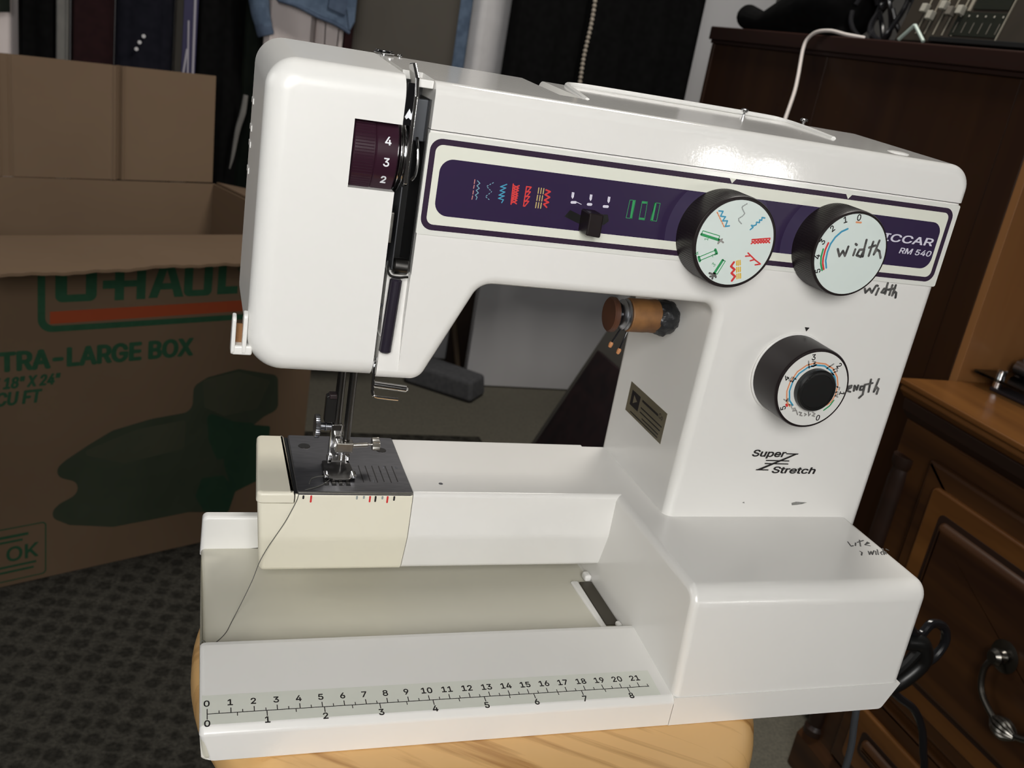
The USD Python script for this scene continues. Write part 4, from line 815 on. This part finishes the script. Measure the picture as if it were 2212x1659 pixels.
garment('black_coat', 'black coat hanging between the ribbon and the denim jacket', 'coat', -2.4, 8.6, -40, Y, 'black_cloth', 6, 2, .8, seed=8)
garment('green_garment', 'very dark green garment hanging left of the sewing machine head', 'garment', 6.8, 13.2, -40, 212, 'green_cloth', 5, 2, .6, seed=9)
solo('hanging_strap', 'thin grey strap hanging in the gap beside the box flap', 'strap', tube([(9.6, 200.5, 8), (9.2, 200.3, 4), (8.3, 200.1, 0), (7.6, 200, -6), (7.1, 200, -9)], [.55, .7, .6, .4, .15], 8), 'grey_cloth')
# white trousers and the denim jacket over them
tr = garment('white_trousers', 'pinkish white trousers hanging under the denim jacket', 'trousers', 13.0, 23.6, -30, 203, 'pink_cloth', 4.5, 1, .5, flare=.10, z1=60, seed=10)
v_ = rex([(24.2, -30), (29.6, -30), (30.6, 28), (30.2, 60), (24.0, 60)], .4, 'y', 202.4, 206.2, .8, .8, 3, 3); P('trouser_leg', v_, 'pink_cloth', tr)
dj = thing('denim_jacket', 'blue denim jacket with frayed hem hanging above the white trousers', 'jacket', (22, 200, 20))
P('jacket_body', rex([(14.6, 29.2), (19, 28.8), (23.5, 27.5), (27.5, 26.6), (31.0, 25.2), (32.0, 27.6), (32, 95), (14, 95), (14.2, 45)], .5, 'y', 196.5, 202.2, .6, .6, 3, 3), 'denim', dj)
P('jacket_pocket', rex([(25.6, 29.6), (29.6, 28.6), (29.9, 34), (25.9, 34)], .3, 'y', 196.0, 196.7, .15, 0, 2, 3), 'denim_dark', dj)
P('hem', tube([(14.8, 196.8, 29.4), (19, 196.5, 28.8), (23.5, 196.5, 27.4), (27.5, 196.5, 26.5), (31.0, 196.8, 25.1)], .35, 8), 'denim_dark', dj)
P('sleeve', tube([(9.2, 199, 48), (9.8, 198.5, 36), (11.2, 198, 27), (12.4, 197.5, 23.2)], [2.9, 2.6, 2.1, 1.8], 16), 'denim', dj)
P('cuff', lathe([(1.2, 0), (1.75, 0), (1.9, .5), (1.85, 2.6), (1.7, 2.8), (0, 2.8)], (12.9, 197.4, 21.6), (-.36, .1, 1), 20), 'denim_dark', dj)
P('hanger', tube([(22, 199, 94), (22, 206, 108), (22, 212, ROD_Z), (22, 214, ROD_Z + 1.75), (22, 216, ROD_Z)], .2, 6), 'grey_steel', dj)
garment('maroon_trim', 'narrow dark maroon cloth edge beside the white trousers', 'garment', 30.9, 33.4, -20, 206.5, 'maroon_cloth', 3, 1, .2, z1=80, seed=12)
garment('garment_bag', 'wide flat taupe garment bag hanging behind the machine head', 'garment bag', 33.0, 57.6, -28, Y, 'taupe_cloth', 3.5, 1, .25, seed=13)
garment('denim_strip', 'narrow faded blue denim edge hanging beside the taupe garment bag', 'garment', 56.8, 61.9, -25, 209.5, 'denim', 3.5, 1, .35, seed=14)
garment('white_shirt', 'white shirt hanging between blue denim and black clothes', 'shirt', 62.4, 74.0, -22, 212.0, 'pale_cloth', 4, 1, .9, seed=15)
garment('black_dress', 'black dress hanging left of the beige beaded cord', 'dress', 69.8, 88.6, -12, 203, 'black_cloth', 6, 2, .8, flare=.02, seed=16)
garment('black_jacket', 'wide black jacket hanging between the beaded cord and the dark cabinet', 'jacket', 88.9, 121.8, -12, Y, 'black_cloth', 7, 3, .7, flare=-.03, seed=17)
bc = []
for k in range(60): bc.append(lathe([(0, 0), (.40, .18), (.55, .55), (.40, .92), (0, 1.1)], (88.75 + .15 * math.sin(k * .4) + k * .012, 198.3, 16 + k * 1.05), (.05, 0, 1), 9))
bcp = solo('beaded_cord', 'beige beaded cord hanging in front of the black clothes', 'cord', cat_(bc + [rod((88.75, 198.3, 15), (89.4, 198.3, ROD_Z - 2), .16, 6), tube([(89.4, 198.3, ROD_Z - 2.2), (89.4, 206, ROD_Z + 1), (89.4, 214, ROD_Z + 1.75)], .16, 6)]), 'cord_beige')

# ---------------------------------------------------------------- things seen through the arm opening
solo('white_board', 'plain white board standing upright on the floor behind the machine', 'board', rbox(79.8, 124, 224.2, 227.6, FLOOR + .3, -2, .3), 'white_board')
solo('wooden_stick', 'thin light brown wooden stick leaning at the left of the white board', 'stick', rod((79.6, 231, FLOOR + .3), (72.0, 238, -30), .9, 8), 'slat_wood')
solo('brown_plank', 'dark brown plank standing right behind the wooden stick', 'plank', rbox(77.0, 84.5, 238, 240, FLOOR + .2, -20, .3), 'brown_dark')
cq = [(62.6, 224.6), (77.6, 211.2), (82.6, 217.2), (67.0, 233.5)]
cus = manifold3d.Manifold.batch_hull([manifold3d.Manifold.sphere(r, 20).translate([x + (72.5 - x) * s_, y + (223.5 - y) * s_, FLOOR + z]) for x, y in cq for z, r, s_ in ((1.3, 1.25, .0), (5.2, 1.3, .06))])
cv, cf = vf(cus)
solo('slate_cushion', 'flat dark slate cushion lying on the carpet before the white board', 'cushion', (cv, cf), 'slate_cushion', 40)
solo('grey_cloth', 'crumpled grey cloth lying behind the slate cushion', 'cloth', blob([[(66, 242.4, FLOOR + 4, 3.6), (71, 243, FLOOR + 9, 3.2), (74.5, 243.5, FLOOR + 15, 2.2)], [(64, 243, FLOOR + 3, 2.8), (68, 243.5, FLOOR + 3, 2.8)]], 1.0, 6), 'grey_cloth', 60)
def leaning(name, label, foot, head, y0, y1, t, m_, slant=0):
    d = np.array([head[0] - foot[0], head[1] - foot[1]]); L = np.linalg.norm(d); d /= L; n = np.array([-d[1], d[0]])
    v, f = rbox(0, L, y0, y1, 0, t, .25); V = np.column_stack([foot[0] + d[0] * v[:, 0] - n[0] * v[:, 2] * -1, v[:, 1], foot[1] + d[1] * v[:, 0] + n[1] * v[:, 2]])
    V[:, 0] = foot[0] + d[0] * v[:, 0] + n[0] * v[:, 2]
    solo(name, label, 'board', (V, f), m_)
leaning('leaning_board', 'dark grey board leaning against the cabinet, seen through the machine arm', (68.3, FLOOR + .2), (99.0, -3.0), 108, 150, 1.2, 'board_grey')
leaning('narrow_board', 'blackish maroon board lying against the dark grey leaning board', (68.3 - 1.2, FLOOR + .75), (68.3 - 1.2 + 17.8, FLOOR + .75 + 38.7), 112, 145.5, 1.6, 'board_maroon')

# ---------------------------------------------------------------- dark cabinet
cab = thing('dark_cabinet', 'tall dark brown wooden cabinet with thick top at the right, behind the machine', 'cabinet', (133, 111, FLOOR))
CX, CY0, CY1, CT = 100.0, 65.6, 158.0, 39.3
P('cabinet_top', rex([(CX, CY0 - .5), (166, CY0 - .5), (166, CY1), (CX, CY1)], .3, 'z', CT - 2.6, CT, .2, .3, 3, 3), 'cabinet_edge', cab)
P('top_moulding', rbox(CX + .5, 166, CY0, CY1 - .4, CT - 3.3, CT - 2.6, .15), 'cabinet_edge', cab)
P('front_panel', rbox(CX + 1.2, CX + 3, CY0 + 6.5, 115.9, FLOOR + 6, CT - 3.3, .12), 'cabinet_wood', cab)
P('front_panel', rbox(CX + 1.2, CX + 3, 116.1, CY1 - 1.5, FLOOR + 6, CT - 3.3, .12), 'cabinet_wood', cab)
P('stile', rbox(CX + .9, CX + 3, CY0 + 1.6, CY0 + 6.2, FLOOR + 6, CT - 3.3, .15), 'cabinet_wood', cab)
P('stile', rbox(CX + .9, CX + 3, CY1 - 1.5, CY1 - .4, FLOOR + 6, CT - 3.3, .15), 'cabinet_wood', cab)
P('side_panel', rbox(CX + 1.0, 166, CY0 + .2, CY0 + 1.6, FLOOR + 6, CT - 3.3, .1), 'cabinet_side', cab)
P('side_panel', rbox(CX + 3, 166, CY1 - 2, CY1 - .4, FLOOR + 6, CT - 3.3, .1), 'cabinet_wood', cab)
P('carcass', rbox(CX + 3, 165.5, CY0 + 1.6, CY1 - 2, FLOOR + 6, CT - 3.3), 'cabinet_wood', cab)
P('plinth', rbox(CX + 3, 165, CY0 + 1, CY1 - 1, FLOOR + .02, FLOOR + 6, .1), 'cabinet_edge', cab)
# things on the cabinet
solo('black_bag', 'slumped black cloth bag with a rounded end on the dark cabinet', 'bag', blob([[(104.5, 151.5, CT + 2.7, 2.4), (105, 146, CT + 2.0, 1.8), (106, 140, CT + 3.5, 3.2), (108, 133, CT + 5.5, 5.2), (108, 126, CT + 6.2, 6.0), (108, 122.5, CT + 5.0, 4.6)], [(108, 133, CT + 5.5, 5.2), (110, 128, CT + 12, 6.0)], [(108, 124, CT + 6.2, 6.0), (110, 120, CT + 12, 5)], [(106, 143, CT + 1.2, 1.2), (106, 121, CT + 1.4, 1.4)]], 1.0, 8), 'black_cloth', 60)
wc = []
for (y_, z_, ry, rz, tilt) in ((112.5, 5.6, 4.6, 5.6, .1), (109.5, 6.0, 3.6, 6.0, .3), (107.0, 5.4, 4.4, 5.4, -.1), (104.6, 6.4, 2.8, 6.3, .15), (107.5, 4.6, 5.6, 4.5, .4)):
    pts = [(105.5 + 1.5 * math.sin(a * 2 + y_) , y_ + ry * math.cos(a) + tilt * rz * math.sin(a), CT + z_ + rz * math.sin(a)) for a in np.linspace(0, 6.1, 22)]
    wc.append(tube(pts, .42, 8, per=3))
solo('coiled_cable', 'coil of glossy black cable on the cabinet beside the slider device', 'cable', cat_(wc), 'black_cable')
solo('mint_clip', 'small pale mint plastic clip at the cabinet edge before the slider device', 'clip', cat_([rod((101.5, 99.3, CT + .3), (101.6, 96.6, CT + 2.6), .28, 10), rod((101.6, 96.6, CT + 2.6), (101.4, 93.4, CT + .3), .28, 10)]), 'mint_plastic')
# device with sliders: a slab leaning slightly back, front towards -x
dv = thing('slider_device', 'dark audio mixer with pale slider caps standing on the cabinet', 'mixer', (106, 80, CT))
tilt = .25
fd = Frame((102.2, 101.4, CT + .05), (0, -1, 0), (tilt, 0, 1))     # u runs towards the viewer's right, v up
def dvb(u0, u1, v0, v1, w0, w1, r=.08):
    v, f = rbox(u0, u1, v0, v1, w0, w1, r, 2); return fd.map(v), f
P('device_body', dvb(0, 34, .28, 17, -.9, 0, .2), 'device_body', dv)
P('device_back', dvb(.4, 33.6, 1.5, 16.6, -5, -.85, .3), 'device_body', dv)
P('device_stand', rbox(102.9, 106.2, 70, 100, CT + .02, CT + 1.2, .2), 'black_plastic', dv)
P('device_foot', dvb(8.5, 31, .25, 1.0, .0, .7, .1), 'black_plastic', dv)
P('lower_panel', dvb(11.5, 21.0, 1.5, 4.9, 0, .12, .05), 'device_dark', dv)
P('display', dvb(13.9, 20.8, 5.3, 15.5, 0, .15, .05), 'device_dark', dv)
P('panel_line', dvb(13.0, 13.6, 5.0, 16.5, 0, .22, .05), 'device_line', dv)
P('panel_line', dvb(21.1, 21.28, .9, 16.5, 0, .22, .04), 'device_line', dv)
for k, cv_ in enumerate((5.0, 4.0, 5.5, 4.7, 4.9)):
    u_ = 4.3 + 1.95 * k
    P('slider_track', dvb(u_ - .13, u_ + .13, 1.4, 13.5, 0, .1, .04), 'device_line', dv)
    P('slider_cap', dvb(u_ - .55, u_ + .6, cv_ - .6, cv_ + .65, .1, 1.0, .12), 'device_cap_dark' if k == 3 else 'device_cap', dv)
for k in range(6):
    u_ = 12.3 + 1.65 * k
    P('small_track', dvb(u_ - .06, u_ + .06, 1.9, 3.4, .12, .2, .02), 'device_cap_dark', dv)
    P('status_light', dvb(u_ - .12, u_ + .12, 4.15, 4.45, .12, .25, .06), 'device_cap', dv)
solo('white_cable', 'thin white cable draped over the cabinet edge and down behind the machine', 'cable', tube([(103.5, 110.5, CT + .35), (101.2, 112.6, CT + .45), (100.1, 115.6, CT + .75), (99.4, 118.6, CT + .3), (98.9, 120, CT - 1.0), (98.4, 119.8, CT - 2.7), (97.5, 118.1, CT - 5.4), (96.5, 116.3, CT - 7.3), (94.5, 113.1, CT - 9.7), (92, 109.6, CT - 12.2), (89.5, 106.1, CT - 14.1), (86, 101, CT - 17), (75, 84, CT - 28), (66, 70, CT - 45), (64, 66, CT - 75), (66, 62, FLOOR + 8), (70, 58, FLOOR + 1.0), (78, 60, FLOOR + .9), (84, 64, FLOOR + .5)], .30, 10, per=6), 'white_cable')

# ---------------------------------------------------------------- chest of drawers
ch = thing('chest_of_drawers', 'carved brown chest with raised drawer panels and bail pulls at the right', 'chest', (113, 25, FLOOR))
HX, HY0, HY1, HT = 91.0, -20.0, 65.0, -4.3
def along_y(prof, y0, y1, r=.1): return rex(prof, .18, 'y', y0, y1, r, r, 2, 3)
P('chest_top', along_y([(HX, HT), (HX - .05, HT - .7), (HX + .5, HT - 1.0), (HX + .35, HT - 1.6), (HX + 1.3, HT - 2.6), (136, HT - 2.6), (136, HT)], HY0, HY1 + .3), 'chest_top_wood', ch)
P('cornice', along_y([(HX + 1.0, HT - 2.6), (HX + 1.2, HT - 4.2), (HX + 2.6, HT - 5.6), (136, HT - 5.6), (136, HT - 2.6)], HY0 + .5, HY1 - .3), 'chest_dark', ch)
P('carcass', rbox(HX + 2.4, 135, HY0 + .5, HY1 - .5, FLOOR + 7, HT - 5.6, .2), 'chest_wood', ch)
P('plinth', along_y([(HX + 1.2, FLOOR + .03), (HX + 1.2, FLOOR + 6), (HX + 2.4, FLOOR + 7.5), (135, FLOOR + 7.5), (135, FLOOR + .03)], HY0, HY1 - .4), 'chest_wood', ch)
P('corner_post', lathe([(0, 0), (1.7, 0), (1.7, 1), (1.3, 1.6), (1.5, 3), (1.5, 44), (1.3, 45.5), (1.7, 46.2), (1.7, 47.4), (0, 47.4)], (HX + 2.6, HY1 - 2.4, FLOOR + 7.5), (0, 0, 1), 28), 'chest_dark', ch)
def drawer(y0, y1, z0, z1, handle=True):
    q = [(y0, z0), (y1, z0), (y1, z1), (y0, z1)]
    def xr(pts, rad, a0, a1, rr):  # raised towards -x
        v, f = rex(pts, rad, 'x', a0, a1, rr, 0, 3, 3); return v, f
    d = P('drawer_front', xr(q, .3, HX + 1.2, HX + 2.6, .6), 'chest_wood', ch)
    e = 2.6; q2 = [(y0 + e, z0 + e), (y1 - e, z0 + e), (y1 - e, z1 - e), (y0 + e, z1 - e)]
    fo, no = fillet(q2, .8, 4); 
    fr_v, fr_f = rex(q2, .9, 'x', HX + .55, HX + 1.3, .35, 0, 3, 4)
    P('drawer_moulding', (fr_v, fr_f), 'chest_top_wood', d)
    e = 5.2; q3 = [(y0 + e, z0 + e), (y1 - e, z0 + e), (y1 - e, z1 - e), (y0 + e, z1 - e)]
    P('moulding_groove', rex(q3, .9, 'x', HX + .50, HX + .8, .05, 0, 2, 4), 'chest_dark', d)
    e = 5.9; q4 = [(y0 + e, z0 + e), (y1 - e, z0 + e), (y1 - e, z1 - e), (y0 + e, z1 - e)]
    P('raised_panel', rex(q4, .9, 'x', HX - .35, HX + .8, 1.1, 0, 4, 4), 'chest_wood', d)
    if handle:
        ym, zm = (y0 + y1) / 2, (z0 + z1) / 2 + 1.6; xs = HX - .35
        [P('pull_rosette', lathe([(0, 0), (1.9, 0), (2.0, .1), (1.5, .25), (.8, .35), (.6, .8), (1.0, 1.1), (1.05, 1.6), (.7, 2.0), (0, 2.1)], (xs, ym + sg * 4.6, zm), (-1, 0, 0), 24), 'brass_dark', d) for sg in (-1, 1)]
        pts = [(xs - 1.5, ym + 4.6, zm), (xs - 1.9, ym + 5.0, zm - 2), (xs - 2.0, ym + 4.2, zm - 4.4), (xs - 2.0, ym + 2, zm - 5.9), (xs - 2.0, ym, zm - 6.3), (xs - 2.0, ym - 2, zm - 5.9), (xs - 2.0, ym - 4.2, zm - 4.4), (xs - 1.9, ym - 5.0, zm - 2), (xs - 1.5, ym - 4.6, zm)]
        P('pull_bail', tube(pts, .38, 10), 'brass_dark', d)
        flu = []
        for k in range(12):
            a = 2 * math.pi * k / 12
            flu.append(tube([(xs - 2 + .3 * math.cos(a), ym + 1.7, zm - 6.2 + .3 * math.sin(a)), (xs - 2 + .85 * math.cos(a), ym + .8, zm - 6.3 + .85 * math.sin(a)), (xs - 2 + 1.0 * math.cos(a), ym, zm - 6.3 + 1.0 * math.sin(a)), (xs - 2 + .85 * math.cos(a), ym - .8, zm - 6.3 + .85 * math.sin(a)), (xs - 2 + .3 * math.cos(a), ym - 1.7, zm - 6.2 + .3 * math.sin(a))], [.1, .24, .28, .24, .1], 6, per=3))
        P('pull_grip', cat_(flu), 'brass_dark', d)
drawer(4.6, 57.2, -46.0, -12.6)
drawer(4.6, 57.2, FLOOR + 8.2, -47.2, False)
# acrylic stand with bars on the chest
ac = thing('acrylic_stand', 'clear acrylic plate on metal posts with ribbed bars on the chest top', 'stand', (108, 58, HT))
def quad_slab(pts, z0, z1, r=.12): return rex(pts, .3, 'z', z0, z1, r, r, 2, 3)
P('plate', quad_slab([(101.8, 64.4), (103.2, 50), (124, 50), (124, 64.4)], HT + 1.8, HT + 2.25), 'acrylic', ac)
P('base_plate', quad_slab([(103.5, 62.5), (104.8, 50), (124, 50), (124, 62.5)], HT + .02, HT + .5), 'board_maroon', ac)
for x_, y_ in ((104.4, 62.0), (122, 62.0), (106, 51.5), (122, 51.5)):
    P('post', lathe([(0, 0), (.75, 0), (.75, .25), (.62, .3), (.62, 3.0), (.55, 3.1), (0, 3.1)], (x_, y_, HT + .02), (0, 0, 1), 24), 'chrome', ac)
for a_, b_ in (((107.8, 63.2), (108.6, 50)), ((109.5, 64.0), (124, 63.6))):
    P('ribbed_bar', cat_([rod((a_[0], a_[1], HT + 3.3), (b_[0], b_[1], HT + 3.3), .8, 18)] + [rod((a_[0] - .0, a_[1], HT + 3.3 + o), (b_[0], b_[1], HT + 3.3 + o), .35, 10) for o in (.65,)]), 'grey_steel', ac)

# ---------------------------------------------------------------- cords beside the machine
loops = [(36.0, 14.5, 1.2), (39, 15, 1.4), (46, 16.5, -2.5), (54, 18.5, -8), (58.6, 19.6, -11.8), (60.2, 20, -11.0), (62.0, 20.2, -11.6), (62.8, 20.2, -13.2), (61.8, 20, -14.9), (60.0, 19.8, -15.0), (59.2, 19.8, -13.2), (60.6, 20.3, -11.4), (62.6, 20.6, -12.2), (63.1, 20.6, -14.0), (61.6, 20.4, -15.4), (59.9, 20.1, -15.8), (58.4, 19.9, -17.5), (59.4, 20, -18.6), (61.8, 20, -20.2), (63.6, 20, -22.5), (64.8, 20, -25.2), (66.2, 20.2, -28.5), (67.5, 21, -36), (68, 22, -48), (67.5, 23, -60), (68.5, 24, FLOOR + 1.4), (74, 27, FLOOR + 1.0), (80, 29, FLOOR + .6)]
pc = thing('power_cord', 'looped black power cord hanging from the right side of the machine', 'cord', (68, 24, FLOOR))
P('cord', tube(loops, .36, 10, per=6), 'black_cable', pc)
P('plug', rex([(35.8, .5), (38.6, .6), (38.8, 1.9), (35.8, 2.1)], .3, 'y', 13.7, 15.3, .25, .25, 3, 3), 'black_plastic', pc)
P('cord_bundle', cat_([tube([(57.6, 19.6, -12.4), (59.2, 19.3, -12.6), (60.0, 19.3, -14.4), (58.8, 19.4, -16.2), (57.4, 19.5, -17.2)], .75, 12), tube([(57.2, 19.8, -16.6), (58.4, 19.4, -14.6), (59.6, 19.3, -12.2)], .5, 10)]), 'black_plastic', pc)
solo('grey_cable', 'thin grey cable hanging straight down between the stool and the chest', 'cord', tube([(36.5, 13, -.9), (41, 12.2, -2), (45.5, 12, -7), (47.2, 12, -13.7), (47.9, 12, -18.1), (48.3, 12, -30), (48.5, 12.5, -50), (50, 13, FLOOR + 2), (56, 16, FLOOR + .85), (70, 20, FLOOR + .85)], .27, 10, per=6), 'grey_cable')

# ---------------------------------------------------------------- floor lamp behind the viewer, mirrored in the machine's arm
lp = thing('floor_lamp', 'two-armed floor lamp with small round bulbs near the window wall', 'lamp', (82, -86, FLOOR))
P('base', disc((82, -86, FLOOR + .02), (0, 0, 1), 13, 2, .4, 40), 'grey_steel', lp)
P('pole', rod((82, -86, FLOOR + 2), (82, -86, 6), 1.0, 16), 'grey_steel', lp)
for x_, z_ in ((77, 17.3), (86.5, 16.0)):
    P('arm', tube([(82, -86, 5), ((82 + x_) / 2, -86, 7), (x_, -86, z_ - 5), (x_, -86, z_ - 3.2)], .6, 10), 'grey_steel', lp)
    P('socket', lathe([(0, 0), (1.6, 0), (1.8, .4), (1.6, 1.2), (0, 1.2)], (x_, -86, z_ - 4.0), (0, 0, 1), 20), 'black_plastic', lp)
